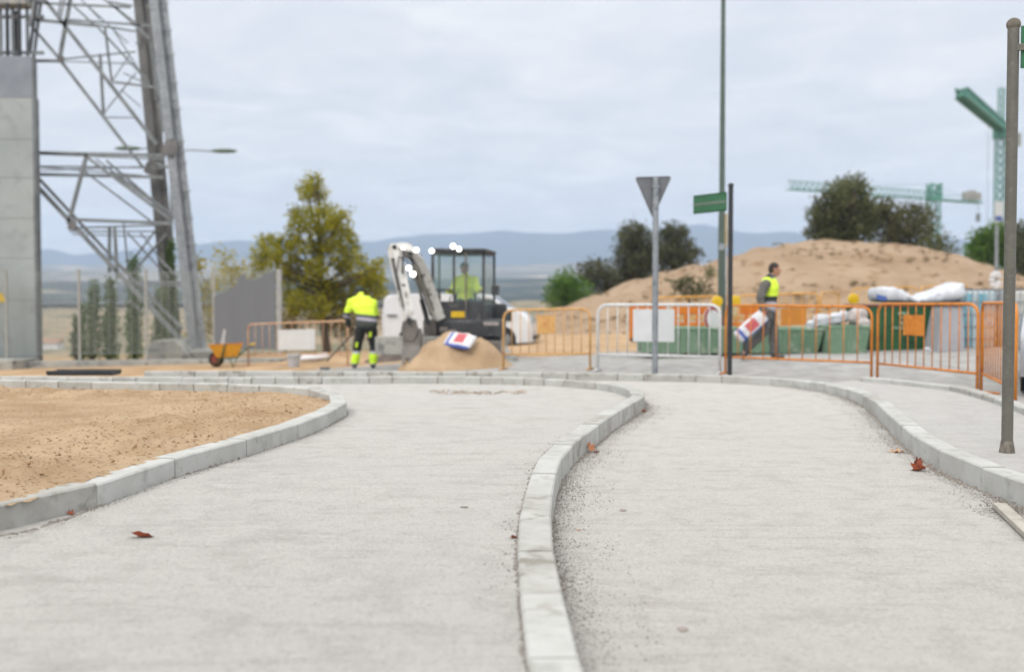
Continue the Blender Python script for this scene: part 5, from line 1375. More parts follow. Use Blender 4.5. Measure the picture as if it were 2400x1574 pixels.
def sack(name, c, size, rot, label, cat='sack', red=True, seed=1, group=None, sag=0.0, blue=True):
    """filled paper cement sack: pillow with gathered ends, printed bands"""
    rng_ = random.Random(seed); nx, ny = 22, 14; vs = []; fs = []
    hx, hy, hz_ = size[0]/2, size[1]/2, size[2]/2
    for side in (1, -1):
        for j in range(ny+1):
            for i in range(nx+1):
                u = -1+2*i/nx; v = -1+2*j/ny
                k = (1-abs(u)**5)**0.6*(1-abs(v)**3.2)**0.6
                zz = side*hz_*k*(1+0.12*noise.noise(Vector((u*2.2, v*2.2, seed+side))))
                pin = 1-0.10*abs(u)**3*(1-0)
                x = u*hx*(1-0.05*v*v); y = v*hy*pin
                z_ = zz + 0.02*noise.noise(Vector((u*3, v*3, seed)))*0.6 - sag*(u*u)*hx
                vs.append((x, y, z_))
    n1_ = (nx+1)*(ny+1)
    for s in range(2):
        for j in range(ny):
            for i in range(nx):
                a = s*n1_+j*(nx+1)+i; f = (a, a+1, a+nx+2, a+nx+1); fs.append(f if s == 0 else f[::-1])
    m = bpy.data.materials.get('printed sack '+name+str(red))
    m = bpy.data.materials.new('printed sack'); m.use_nodes = True; t = m.node_tree; b = t.nodes['Principled BSDF']; b.inputs['Roughness'].default_value = 0.6
    s_ = nn(t, 'ShaderNodeSeparateXYZ'); t.links.new(nn(t, 'ShaderNodeTexCoord').outputs['Generated'], s_.inputs[0])
    def band(o, lo, hi): 
        a = math_n(t, 'GREATER_THAN', o, lo); b2 = math_n(t, 'LESS_THAN', o, hi); return math_n(t, 'MULTIPLY', a, b2)
    def mixc(f, a, c):
        mm = nn(t, 'ShaderNodeMix', data_type='RGBA'); t.links.new(f, mm.inputs[0]); mm.inputs[7].default_value = (*c, 1)
        if isinstance(a, tuple): mm.inputs[6].default_value = (*a, 1)
        else: t.links.new(a, mm.inputs[6])
        return mm.outputs[2]
    c_ = C(226,226,230)
    if red: c_ = mixc(math_n(t, 'MULTIPLY', band(s_.outputs['X'], 0.36, 0.70), band(s_.outputs['Y'], 0.22, 0.85)), c_, C(206,96,104))
    if blue: c_ = mixc(math_n(t, 'MAXIMUM', band(s_.outputs['Y'], -0.1, 0.11), band(s_.outputs['X'], 0.12, 0.22) if red else band(s_.outputs['Y'], 0.9, 0.93)), c_, C(92,112,190))
    if isinstance(c_, tuple): b.inputs['Base Color'].default_value = (*c_, 1)
    else: t.links.new(c_, b.inputs['Base Color'])
    me = bpy.data.meshes.new(name); me.from_pydata(vs, [], fs); me.materials.append(m)
    bm = bmesh.new(); bm.from_mesh(me); bmesh.ops.remove_doubles(bm, verts=bm.verts, dist=0.0005); bmesh.ops.recalc_face_normals(bm, faces=bm.faces); bm.to_mesh(me); bm.free()
    for p in me.polygons: p.use_smooth = True
    o = bpy.data.objects.new(name, me); link(o); o.location = c; o.rotation_euler = rot
    return tag(o, label, cat, group)
sp_ = W(1078, 798, pile_c.y-0.36)
sack('cement_sack', (sp_.x, sp_.y, sp_.z), (0.56, 0.40, 0.13), (R(38), R(8), R(-22)), 'red, white and blue printed cement sack lying on the sand heap', seed=2)
def bucket():
    c = G(689, 861); r = empty('bucket', c, 'small pale bucket standing near the far kerb', 'bucket')
    mb = MB(); n = 20; H = 0.30; r0, r1 = 0.12, 0.155
    mb.cyl((c.x, c.y, c.z), (c.x, c.y, c.z+H), r0, r1, n=n, caps=False); mb.cyl((c.x, c.y, c.z+0.01), (c.x, c.y, c.z+H), r0-0.006, r1-0.006, n=n, caps=False)
    mb.add([(c.x+r0*math.cos(6.283*i/n), c.y+r0*math.sin(6.283*i/n), c.z+0.008) for i in range(n)], [tuple(range(n))])
    mb.build('pail', mat('pale plastic', C(204,206,212), C(184,186,194), rough=0.5, scale=8), r, True, autos=True)
    MB().tube([(c.x+r1*math.cos(6.283*i/n), c.y+r1*math.sin(6.283*i/n), c.z+H) for i in range(n)], 0.008, 6, closed=True).build('rim', M_white, r, True)
    MB().tube([(c.x-r1*math.cos(R(a)), c.y-0.16*math.sin(R(a)), c.z+H-0.03-0.05*math.sin(R(a))) for a in range(0, 181, 20)], 0.004, 5).build('handle', M_galvd, r, True)
bucket()
pb = G(734, 846); sack('cement_sack', (pb.x, pb.y+0.2, pb.z+0.09), (0.80, 0.5, 0.20), (0, R(-6), R(6)), 'white sack lying flat beside the pale bucket', red=False, blue=False, seed=6)
def wheelbarrow():
    c = G(535, 860); r = empty('wheelbarrow', c, 'orange wheelbarrow with green frame standing by the fence, a spade blade sticking out', 'wheelbarrow')
    d = c.y; k = d/F
    def P(px, py, dy=0): return W(px, py, d+dy)
    # tray: wide open top, narrow bottom; nose to the left
    mb = MB(); top = [(488,808,-.32),(570,804,-.32),(570,804,.32),(488,808,.32)]; bot = [(508,838,-.20),(556,836,-.20),(556,836,.20),(508,838,.20)]
    def ring(pts, s=1.0, dz=0.0):
        q = [P(*p) for p in pts]; cc = sum(q, Vector())/4; return [cc+(v-cc)*s+Vector((0,0,dz)) for v in q]
    A, B = ring(top), ring(bot); A2, B2 = ring(top, 0.97), ring(bot, 0.96, 0.02)
    vs = A+B+A2+B2; fs = []
    for i in range(4):
        j = (i+1)%4; fs += [(i, j, 4+j, 4+i), (8+j, 8+i, 12+i, 12+j), (j, i, 8+i, 8+j)]
    fs += [(7,6,5,4), (12,13,14,15)]
    mb.add(vs, fs).build('tray', mat('wheelbarrow orange', C(236,176,50,0.72), C(226,162,44,0.72), rough=0.45, scale=6, c3=C(180,120,60), s3=16), r, bevel=0.006)
    rim = [P(*p) for p in top]; MB().tube(rim, 0.012, 6, closed=True).build('tray_rim', mat('wheelbarrow rim', C(210,130,50), rough=0.5), r)
    M_gf = mat('wheelbarrow green', C(58,98,62), C(46,84,52), rough=0.5, scale=6)
    for s in (-.22, .22):
        MB().tube([P(502,856,s*0.2), P(512,842,s*0.7), P(556,838,s), P(572,822,s*1.2), P(592,806,s*1.3)], 0.016, 8).build('handle_tube', M_gf, r, True)
        MB().cyl(P(586,808,s*1.28), P(598,805,s*1.32), 0.022, n=8).build('grip', M_lens, r, True)
        MB().tube([P(538,838,s), P(546,862,s*1.2)], 0.014, 8).build('leg', M_gf, r, True)
        MB().tube([P(556,838,s), P(546,862,s*1.2)], 0.012, 8).build('leg_brace', M_gf, r, True)
    MB().tube([P(528,806,-.33), P(520,836,-.24), P(512,858,-.06)], 0.018, 8).build('front_strut', M_gf, r, True)
    wc_ = P(507, 850); wc_.z = max(wc_.z, c.z+0.15)
    w_ = MB().tube([(wc_.x+0.15*math.cos(R(a)), wc_.y, c.z+0.19+0.15*math.sin(R(a))) for a in range(0, 360, 20)], 0.038, 8, closed=True).build('wheel', M_rubber, r, True)
    MB().cyl((wc_.x, wc_.y-0.03, c.z+0.19), (wc_.x, wc_.y+0.03, c.z+0.19), 0.12, n=16).build('rim', mat('rusty red', C(150,70,56), rough=0.6), w_, True, autos=True)
    # spade in the tray is its own thing
    s = empty('spade', P(522, 815), 'pale steel spade blade standing up out of the orange wheelbarrow', 'spade')
    a, b = P(519, 812, .05), P(525, 772, .05)
    MB().add([a+Vector((-.05,0,0)), a+Vector((.06,0.01,0)), b+Vector((.035,0.02,0)), b+Vector((-.01,0,.02)), a+Vector((-.05,.01,0)), a+Vector((.06,.02,0)), b+Vector((.035,.03,0)), b+Vector((-.01,.01,.02))], [(0,1,2,3),(7,6,5,4),(0,4,5,1),(1,5,6,2),(2,6,7,3),(3,7,4,0)]).build('blade', mat('bright steel', C(214,222,228), C(190,198,206), rough=0.3, metal=0.3), s)
    MB().cyl(a, P(532, 832, .1), 0.016, n=8).build('shaft', mat('ash wood', C(170,140,104), rough=0.7), s, True)
wheelbarrow()
def grate():
    a, b = G(109, 875, 0.17), G(262, 875, 0.17)
    r = empty('drain_grate', (a+b)/2, 'long dark metal drain grate lying on the far kerb by the soil island', 'drain grate')
    mb = MB(); w_ = 0.34
    for s in (0, w_): mb.beam(a+Vector((0,s,0.012)), b+Vector((0,s,0.012)), 0.03, 0.05)
    MBm = mb.build('side_bar', M_black, r)
    mb = MB(); n = 40
    for i in range(n): p = a.lerp(b, (i+.5)/n); mb.beam(p+Vector((0,0.02,0.01)), p+Vector((0,w_-0.02,0.01)), 0.012, 0.036)
    mb.build('cross_bars', M_black, r)
    MB().box((a+b)/2+Vector((0, w_/2, -0.02)), ((b-a).length, w_-0.04, 0.02)).build('tray', M_black, r)
grate()
def broken_piece():  # broken piece of pale kerb concrete
    a, b = G(2342, 1186, 0.03), G(2425, 1262, 0.03)
    o = MB().beam((a.x, a.y, 0.03), (b.x, b.y, 0.03), 0.07, 0.03).build('concrete_offcut', mat('offcut concrete', C(192,188,178), C(166,158,146), rough=0.8, scale=9, bump=0.002), None, loc=(a+b)/2, bevel=0.004)
    tag(o, 'pale dusty offcut lying at the foot of the right kerb near the picture edge', 'board')
broken_piece()

# ------------------------------------------------------------------ skips, containers, sacks on the right
M_pgreen = mat('faded green skip', C(134,164,138), C(112,144,118), rough=0.75, scale=2.5, c3=C(160,176,158), s3=5)
M_dgreen = mat('dark green skip', C(44,100,60), C(32,82,48), rough=0.6, scale=2.0, c3=C(30,56,38), s3=4)
M_sackw = mat('white woven sack', C(228,232,238), C(206,210,218), rough=0.6, scale=5, bump=0.01, bscale=9)
def skip(px0, px1, pyt, pyb, d, dp, inset_, name, m, label, group=None, rim=None, taper=(0,0), ribs=3):
    x0, x1 = W(px0, pyt, d).x, W(px1, pyt, d).x; zt = W(1200, pyt, d).z; zb = W(1200, pyb, d).z
    r = empty(name, ((x0+x1)/2, d+dp/2, zb), label, 'skip', group)
    def ring(a, b, y0, y1, z): return [(a, y0, z), (b, y0, z), (b, y1, z), (a, y1, z)]
    i0, i1 = inset_
    A = ring(x0, x1, d, d+dp, zt); B = ring(x0+i0, x1-i1, d+0.08, d+dp-0.08, zb); t = 0.03
    A2 = ring(x0+t, x1-t, d+t, d+dp-t, zt); B2 = ring(x0+i0+t, x1-i1-t, d+0.08+t, d+dp-0.08-t, zb+0.04)
    fs = []
    for i in range(4):
        j = (i+1)%4; fs += [(i, j, 4+j, 4+i), (8+j, 8+i, 12+i, 12+j), (j, i, 8+i, 8+j)]
    fs += [(7,6,5,4),(12,13,14,15)]
    MB().add(A+B+A2+B2, fs).build('tub', m, r, bevel=0.01)
    MB().tube([Vector(p) for p in A], 0.03, 6, closed=True).build('rim', rim or m, r)
    for k in range(ribs):
        f = (k+1)/(ribs+1); p = Vector(A[0]).lerp(Vector(A[1]), f); q_ = Vector(B[0]).lerp(Vector(B[1]), f)
        MB().beam(p-Vector((0,0.01,0.03)), q_-Vector((0,0.01,0)), 0.07, 0.03, up=(0,1,0)).build('rib', m, r)
    for px in (0.12, 0.88):
        p = Vector(B[0]).lerp(Vector(B[1]), px); MB().box(p+Vector((0,0.2,-0.03)), (0.16,0.2,0.08)).build('skid', M_black, r)
    return r, (x0, x1, zt, zb)
skip(1503, 1748, 770, 828, 19.7, 1.1, (0.05,0.05), 'low_skip', M_pgreen, 'low faded green skip behind the white barrier', 'low green mortar skips', ribs=4)
skip(1752, 1932, 772, 828, 19.8, 1.1, (0.05,0.10), 'low_skip', M_pgreen, 'low faded green skip behind the walking worker, white sacks in it', 'low green mortar skips')
_, sk3 = skip(1948, 2040, 766, 833, 19.4, 1.1, (0.0,0.06), 'low_skip', M_pgreen, 'short faded green skip with dirty side left of the dark green skip', 'low green mortar skips', ribs=1)
_, dk = skip(2030, 2215, 716, 830, 20.0, 1.3, (0.20,0.28), 'dark_green_skip', M_dgreen, 'tall dark green skip with a rusty rim under the white bulk bag', rim=mat('rusty rim', C(128,82,72), C(108,66,58), rough=0.8, scale=6), ribs=0)
def decal():
    d = 19.98; m = mat('worn white print', C(150,176,156), C(90,130,100), rough=0.7, scale=14, lo=0.4, hi=0.55)
    r = bpy.data.objects.get('dark_green_skip')
    for px, py, w_, h in ((2118,734,0.22,0.05),(2120,744,0.18,0.035),(2122,756,0.24,0.06),(2112,768,0.30,0.05),(2150,771,0.20,0.04)):
        p = W(px, py, d+ (py-716)*0.0007-0.006); MB().box(p, (w_, 0.012, h)).build('worn_print', m, r)
decal()
def sell(v, e=0.62):
    g = lambda a: math.copysign(abs(a)**e, a)
    w = Vector((g(v.x), g(v.y), g(v.z))); return w.length/max(1e-6, v.length)*0.86
def soft(name, pts, label, cat='bag', group=None, seed=1, m=None):
    """slumped sack: several merged bulging lumps. pts: (px, py, rx, rz, d, tilt)"""
    bm = MB(); c0 = W(pts[0][0], pts[0][1], pts[0][4])
    for px, py, rx, rz, d, tl in pts:
        c = W(px, py, d); a = rx/F*d; b = rz/F*d
        bm.ellipsoid(c, (a, min(a, 0.5)*0.8, b), 40, 26, rot=Matrix.Rotation(R(tl), 3, 'Y'), f=lambda v: sell(v)*(1+0.13*noise.fractal(Vector((v.x*1.7+seed, v.y*1.7+px, v.z*1.7)), 1, 2, 4) - 0.10*(1-abs(noise.noise(Vector((v.x*3.1+px, v.y*3.1, v.z*2.2+seed)))*2.2))**4))
    o = bm.build(name, m or M_sackw, None, True, loc=c0)
    return tag(o, label, cat, group)
soft('sack', [(1905,762,16,14,20.3,0),(1925,752,20,18,20.2,8)], 'white sack slumped in the faded green skip, right of the orange plates', 'sack', 'white sacks in the skips')
soft('sack', [(1955,748,22,17,20.3,-12),(1976,742,14,15,20.3,6)], 'white sack bulging over the gap between two faded green skips', 'sack', 'white sacks in the skips', 3)
soft('sack', [(2010,742,24,22,19.9,5),(2022,758,18,14,19.8,0)], 'dirty white sack in the short green skip, below the amber lamp', 'sack', 'white sacks in the skips', 5, mat('dirty white sack', C(214,206,204), C(186,176,172), rough=0.7, scale=5))
# bulk bag slumped over the tall skip: two lobes and a sagging saddle
def bulk():
    d = 20.55; prof_t = [(2054,676),(2062,672),(2082,673),(2098,680),(2115,692),(2130,699),(2145,694),(2170,686),(2198,677),(2216,668),(2234,662),(2236,672)]
    prof_b = [(2054,702),(2062,706),(2082,707),(2098,707),(2115,707),(2130,708),(2145,708),(2170,707),(2198,706),(2216,705),(2232,702),(2235,700)]
    vs = []; fs = []; nd = 20; n = len(prof_t)
    up_ = [ (a, b) for a, b in zip(prof_t, prof_b)]
    fine_ = []
    for (a, b), (c, e) in zip(up_, up_[1:]):
        for k in range(5):
            f = k/5; fine_.append((a[0]+(c[0]-a[0])*f, a[1]+(c[1]-a[1])*f, b[1]+(e[1]-b[1])*f))
    fine_.append((up_[-1][0][0], up_[-1][0][1], up_[-1][1][1]))
    for i, (px, t, b) in enumerate(fine_):
        cz_ = (t+b)/2; h = (b-t)/2
        for k in range(nd):
            a = 2*math.pi*k/nd; sg = lambda v: math.copysign(abs(v)**0.4, v); y = d + 0.52*sg(math.cos(a)); p = W(px, cz_-h*sg(math.sin(a)), d)
            y += 0.05*noise.noise(Vector((px*0.06, k*1.3, 5))); w2 = 0.035*noise.fractal(Vector((px*0.10, k*0.9, 0)), 1, 2, 4) - 0.03*(1-abs(noise.noise(Vector((px*0.07, k*0.35, 2)))*2.5))**4
            vs.append((p.x, y, p.z+w2))
    m_ = len(fine_)
    for i in range(m_-1):
        for k in range(nd): fs.append((i*nd+k, i*nd+(k+1)%nd, (i+1)*nd+(k+1)%nd, (i+1)*nd+k))
    fs += [tuple(range(nd)), tuple((m_-1)*nd+k for k in range(nd-1,-1,-1))]
    c = W(2140, 700, d)
    r = empty('bulk_bag', c, 'big white bulk bag slumped across the tall dark green skip', 'bulk bag')
    MB().add(vs, fs).build('bag', M_sackw, r, True)
    p = W(2066, 698, d-0.50); MB().box(p, (0.20, 0.03, 0.10), rot=Matrix.Rotation(R(14), 3, 'Y')).build('printed_mark', mat('blue print', C(84,112,184), rough=0.5), r, bevel=0.008)
bulk()
def grey_bin():
    d = 19.3; x0, x1 = W(2196, 830, d).x, W(2262, 830, d).x; t0, t1 = W(2216, 716, d).x, W(2258, 716, d).x; zt, zb = W(1200,716,d).z, W(1200,826,d).z
    r = empty('grey_bin', ((x0+x1)/2, d+.3, zb-0.06), 'slanted pale grey plastic bin between the dark green skip and the caged tanks', 'bin')
    vs = [(x0,d,zb),(x1,d,zb),(t1,d,zt),(t0,d,zt),(x0,d+.7,zb),(x1,d+.7,zb),(t1,d+.65,zt),(t0,d+.65,zt)]
    MB().add(vs, [(0,1,2,3),(7,6,5,4),(0,4,5,1),(1,5,6,2),(2,6,7,3),(3,7,4,0)]).build('tub', mat('pale grey plastic', C(182,182,188), C(168,168,174), rough=0.55, scale=3), r, bevel=0.03)
    MB().box(((t0+t1)/2, d+.32, zt+0.02), (t1-t0+.06, .74, .05)).build('lid', M_galvd, r, bevel=0.01)
    for x in (x0+.12, x1-.1): MB().cyl((x-.04,d+.15,zb-.05),(x+.04,d+.15,zb-.05), .09, n=14).build('wheel', M_rubber, r, True, autos=True)
grey_bin()
def ibc(px0, px1, pyt, pyb, d, label, tint, stripe):
    x0, x1 = W(px0, 700, d).x, W(px1, 700, d).x; zt, zb = W(1200, pyt, d).z, W(1200, pyb, d).z; dp = 1.0; w_ = x1-x0; cxm = (x0+x1)/2
    r = empty('caged_tank', (cxm, d+dp/2, zb), label, 'caged tank', 'caged plastic tanks on pallets')
    zp = zb+0.13
    MB().box((cxm, d+dp/2, (zp+zt)/2), (w_-0.08, dp-0.08, zt-zp-0.06)).build('tank', tint, r, bevel=0.07, seg=3)
    if stripe:
        for f in (0.28, 0.62): MB().box((x0+w_*f, d+0.025, (zp+zt)/2), (w_*0.16, 0.02, (zt-zp)*0.86)).build('blue_panel', mat('turquoise panel', C(132,196,214), C(110,180,204), rough=0.4, scale=6), r, bevel=0.005)
    mb = MB()
    for k in range(6):
        z = zp+(zt-zp)*k/5; mb.tube([(x0,d,z),(x1,d,z),(x1,d+dp,z),(x0,d+dp,z)], 0.012, 6, closed=True)
    mb.build('cage_hoops', M_galv, r, True)
    mb = MB()
    for k in range(9):
        f = k/8
        for y in (d, d+dp): mb.cyl((x0+w_*f, y, zp), (x0+w_*f, y, zt), 0.012, n=6)
    for k in range(1, 7):
        f = k/7
        for x in (x0, x1): mb.cyl((x, d+dp*f, zp), (x, d+dp*f, zt), 0.012, n=6)
    mb.build('cage_bars', M_galv, r, True)
    mb = MB(); mb.box((cxm, d+dp/2, zp-0.02), (w_, dp, 0.03))
    for f in (0.06, 0.5, 0.94): mb.box((x0+w_*f, d+dp/2, zb+0.045), (0.13, dp, 0.09))
    mb.build('pallet', M_exd, r)
    MB().cyl((cxm, d+dp/2, zt-0.02), (cxm, d+dp/2, zt+0.03), 0.11, n=20).build('filler_cap', M_exd, r, True, autos=True)
M_tw = mat('white tank plastic', C(222,222,218), C(206,206,200), rough=0.45, scale=2); M_tb = mat('bluish tank plastic', C(206,222,228), C(190,210,218), rough=0.45, scale=2)
ibc(2240, 2345, 678, 838, 20.2, 'caged tank with turquoise stripes, next to the grey bin', M_tb, True)
ibc(2350, 2462, 678, 838, 20.2, 'plain white caged tank behind the olive grey post', M_tw, False)
# orange slotted plastic barrier and small things behind the white barrier
def plastic_barrier(px0, px1, d, label):
    x0, x1 = W(px0, 700, d).x, W(px1, 700, d).x; zt, zb = W(1200, 714, d).z, W(1200, 800, d).z
    r = empty('plastic_barrier', ((x0+x1)/2, d, zb), label, 'plastic barrier', 'orange plastic barriers')
    mo = mat('orange plastic', C(238,142,40), C(220,120,34), rough=0.4, scale=4); mp = mat('peach band', C(238,186,110), rough=0.5)
    h = zt-zb
    for f in (0.04, 0.33, 0.65, 0.96): MB().box((x0+(x1-x0)*f, d, (zt+zb)/2), (0.07, 0.07, h)).build('post', mo, r, bevel=0.012)
    for a, b, m in ((0.74, 1.0, mo), (0.60, 0.70, mp), (0.22, 0.52, mo)): MB().box(((x0+x1)/2, d+0.005, zb+h*(a+b)/2), (x1-x0, 0.05, h*(b-a))).build('board', m, r, bevel=0.012)
    for f in (0.1, 0.9): MB().box((x0+(x1-x0)*f, d, zb+0.04), (0.12, 0.5, 0.08)).build('foot', M_rubber, r, bevel=0.01)
plastic_barrier(1476, 1560, 21.6, 'orange plastic barrier half covered by the white plate')
plastic_barrier(1578, 1668, 21.2, 'slotted orange plastic barrier seen between the white bars')
plastic_barrier(1674, 1790, 22.8, 'orange plastic barrier beside the black sign post')
def round_sign():
    p = W(1671, 748, 20.6); g = Vector((p.x, 20.6, T(p.x, 20.6)))
    r = empty('round_sign', g, 'round white traffic sign with a red ring leaning behind the white barrier', 'road sign')
    rot = Matrix.Rotation(R(35), 3, 'Z')
    def disc(rad, off, th, name, m):
        n_ = rot @ Vector((0, -1, 0.1)).normalized(); MB().cyl(p+n_*off, p+n_*(off+th), rad, n=28).build(name, m, r, autos=True)
    mr = mat('sign red', C(176,52,56), rough=0.4)
    disc(0.26, 0, 0.012, 'plate', M_white); disc(0.255, 0.012, 0.003, 'red_ring', mr); disc(0.19, 0.015, 0.003, 'centre', M_white)
    MB().cyl((p.x, 20.64, p.z), (p.x+0.05, 20.75, g.z), 0.025, n=10).build('stake', M_galv, r, True)
round_sign()
def beacon(px, py, d, label):
    p = W(px, py, d)
    r = empty('warning_lamp', p, label, 'warning lamp', 'amber warning lamps on the barriers')
    MB().cyl(p+Vector((0,-0.05,0)), p+Vector((0,0.05,0)), 0.115, n=22).build('lens', M_lens, r, True, bevel=0.02, autos=True)
    MB().box(p+Vector((0,0,-0.20)), (0.17, 0.10, 0.20)).build('battery_box', mat('lamp box', C(222,206,170), C(200,170,110), rough=0.5, scale=8), r, bevel=0.015)
beacon(1681, 706, 21.3, 'amber warning lamp left of the dark green lamp column')
beacon(1723, 705, 21.3, 'amber warning lamp right of the black sign post')
beacon(2000, 700, 22.0, 'amber warning lamp above the short green skip')
def bag_on_ground():
    p = G(2178, 822); soft('plastic_bag', [(2174,818,7,5,18.9,0),(2182,822,5,4,18.9,20)], 'little crumpled white plastic bag in front of the dark green skip', 'plastic bag')
    q_ = G(1607, 834); o = MB().ellipsoid((q_.x, q_.y, q_.z+0.03), (0.06, 0.05, 0.045), f=lambda v: 1+0.2*noise.noise(v*2.5)).build('red_cap', mat('red plastic', C(190,70,74), rough=0.5), None, True, loc=q_)
    tag(o, 'small red plastic lump on the ground below the white barrier', 'litter')
bag_on_ground()

# ------------------------------------------------------------------ fallen leaves
M_leafb = [mat('dry leaf %d' % i, C(*c), C(*c2), rough=0.7, scale=30, bump=0.001, bscale=60) for i, (c, c2) in enumerate([((176,92,58),(140,66,40)), ((196,140,96),(168,104,66)), ((150,78,50),(112,56,38)), ((214,176,136),(180,132,92))])]
LOBES = [(0,1.0),(12,0.78),(22,0.62),(38,0.86),(50,0.95),(60,0.72),(74,0.50),(95,0.72),(105,0.66),(125,0.42),(150,0.34),(170,0.30)]
def leaf(px, py, size, mi, label, curl=0.5, rz=0.0, z=0.004, tilt=(0, 0), seed=1, oval=False):
    c = G(px, py, z); rng_ = random.Random(seed)
    half = [(R(a), rr*rng_.uniform(0.9, 1.1)) for a, rr in LOBES]
    if oval: half = [(R(a), rr*(1+0.06*math.sin(a*0.3))) for a, rr in ((0,1.25),(15,1.1),(30,0.9),(50,0.74),(70,0.64),(90,0.6),(115,0.62),(140,0.75),(165,0.9))]
    out_ = half + [(-a, rr) for a, rr in reversed(half[1:])]
    rings = (0.0, 0.35, 0.7, 1.0); vs = []; fs = []; n = len(out_)
    vs.append((0, 0, 0))
    for k in rings[1:]:
        for a, rr in out_:
            x = math.cos(a)*rr*k*size; y = math.sin(a)*rr*k*size
            u = y/size; zz = curl*size*(u*u*0.9 + 0.35*max(0, x/size)**2) + size*0.07*math.sin(a*5+seed)*k
            y2 = y*(1-curl*0.35*abs(u))
            vs.append((x, y2, zz))
    for i in range(n): fs.append((0, 1+i, 1+(i+1)%n))
    for k in range(2):
        for i in range(n): fs.append((1+k*n+i, 1+(k+1)*n+i, 1+(k+1)*n+(i+1)%n, 1+k*n+(i+1)%n))
    m_ = MB().add(vs, fs); m_.tube([(-size*0.28,0,0.0),(-size*0.6,0.02*size,0.06*size),(-size*0.95,0.1*size,0.02*size)], size*0.025, 5)
    me = bpy.data.meshes.new('leaf'); me.from_pydata([tuple(v) for v in m_.v], [], m_.f); me.materials.append(M_leafb[mi])
    for p in me.polygons: p.use_smooth = True
    o = bpy.data.objects.new('fallen_leaf', me); link(o); o.rotation_euler = (tilt[0], tilt[1], rz)
    c.z = (rpz if z < 0.1 else lpz)(c.x, c.y); o.location = c
    rm = o.rotation_euler.to_matrix(); zmin = min((rm @ v).z for v in m_.v); o.location.z = c.z - zmin + 0.0005
    tag(o, label, 'leaf', 'fallen brown leaves on the paths')
LP = 0.135
leaf(335, 1266, 0.050, 0, 'curled red brown leaf lying alone on the left path', 1.0, R(185), LP, (R(24), 0), 2, oval=True)
leaf(164, 1208, 0.030, 0, 'small brown leaf scrap at the foot of the island kerb', 0.9, R(60), LP, (R(25), R(20)), 3)
leaf(2160, 1108, 0.085, 0, 'biggest crumpled brown leaf, standing up beside the right kerb', 1.0, R(150), 0.004, (R(38), R(25)), 4)
leaf(2150, 1102, 0.055, 2, 'dark brown leaf tucked under the biggest crumpled leaf', 1.2, R(40), 0.004, (R(30), R(-40)), 14)
leaf(2098, 1062, 0.075, 3, 'pale tan leaf lying flat a little beyond the biggest crumpled leaf', 0.35, R(10), 0.004, (0, 0), 5)
leaf(1383, 1062, 0.060, 1, 'orange brown leaf propped against the bend of the centre kerb', 1.0, R(100), 0.004, (R(20), R(-35)), 6)
leaf(1396, 1062, 0.035, 2, 'dark leaf bit touching the orange brown leaf by the centre kerb', 0.8, R(20), 0.004, (0, 0), 7)
leaf(1506, 969, 0.055, 2, 'brown leaf near the sharp end of the centre kerb', 0.9, R(20), 0.004, (R(10), 0), 8)
leaf(1206, 1262, 0.028, 0, 'tiny rust red leaf scrap on the left side of the centre kerb', 0.7, R(200), LP, (R(20), 0), 9)
leaf(1955, 932, 0.105, 1, 'rounded tan leaf, nearest of the row under the far right kerb', 0.9, R(80), 0.004, (R(20), 0), 10)
leaf(1874, 915, 0.105, 3, 'pale leaf in the middle of the row under the far right kerb', 0.7, R(10), 0.004, (R(10), 0), 11)
leaf(1892, 916, 0.07, 1, 'tan leaf touching the pale leaf under the far right kerb', 0.9, R(140), 0.004, (R(20), 0), 12)
leaf(1803, 904, 0.095, 1, 'farthest leaf of the row under the far right kerb', 0.6, R(200), 0.004, (R(10), 0), 13)
leaf(1465, 889, 0.10, 0, 'reddish leaf low behind the far bend, under the give way sign', 0.5, R(20), 0.004, (0, 0), 15)
leaf(1355, 1246, 0.018, 1, 'tiny orange leaf crumb among the grit right of the centre kerb', 0.5, R(70), 0.004, (0, 0), 16)
# flat grey stones and a darker smear on the right path
def pebble(px, py, rx, rz_, m, label, z=0.004):
    c = G(px, py, z); c.z = rpz(c.x, c.y) if z < 0.1 else lpz(c.x, c.y); o = MB().ellipsoid((c.x, c.y, c.z+0.001), (rx, rz_, 0.006), 18, 10, f=lambda v: 1+0.35*noise.noise(v*2+Vector((px,0,0)))).build('flat_stone', m, None, True, loc=c); tag(o, label, 'stone')
M_pb = mat('flat stone', C(170,160,154), C(150,140,134), rough=0.9, scale=20)
pebble(1460, 1201, 0.022, 0.025, M_pb, 'flat brownish stone on the right path beyond the gravel')
pebble(1600, 1478, 0.018, 0.03, M_pb, 'blurry brownish stone in the near foreground of the right path')
pebble(1088, 1190, 0.022, 0.010, M_stone, 'thin dark chip on the left path', LP)
# rubble strip at the far end of the left path
sp = []
for _ in range(1800):
    px = random.uniform(1000, 1240); py = 907 + 4*noise.noise(Vector((px*0.03, 0, 1))) + random.gauss(0, 2.2)
    if noise.noise(Vector((px*0.035, py*0.2, 8))) < -0.12: continue
    if not 1005 < px < 1235: continue
    p = G(px, py, LP); sp.append((p.x, p.y, lpz(p.x, p.y), 0.003+0.016*random.random()**4))
stones('rubble', sp, mat('tan rubble', C(206,190,170), C(124,110,98), rough=0.95, scale=12, isl=0.8), 'strip of tan and dark rubble across the far end of the left path')
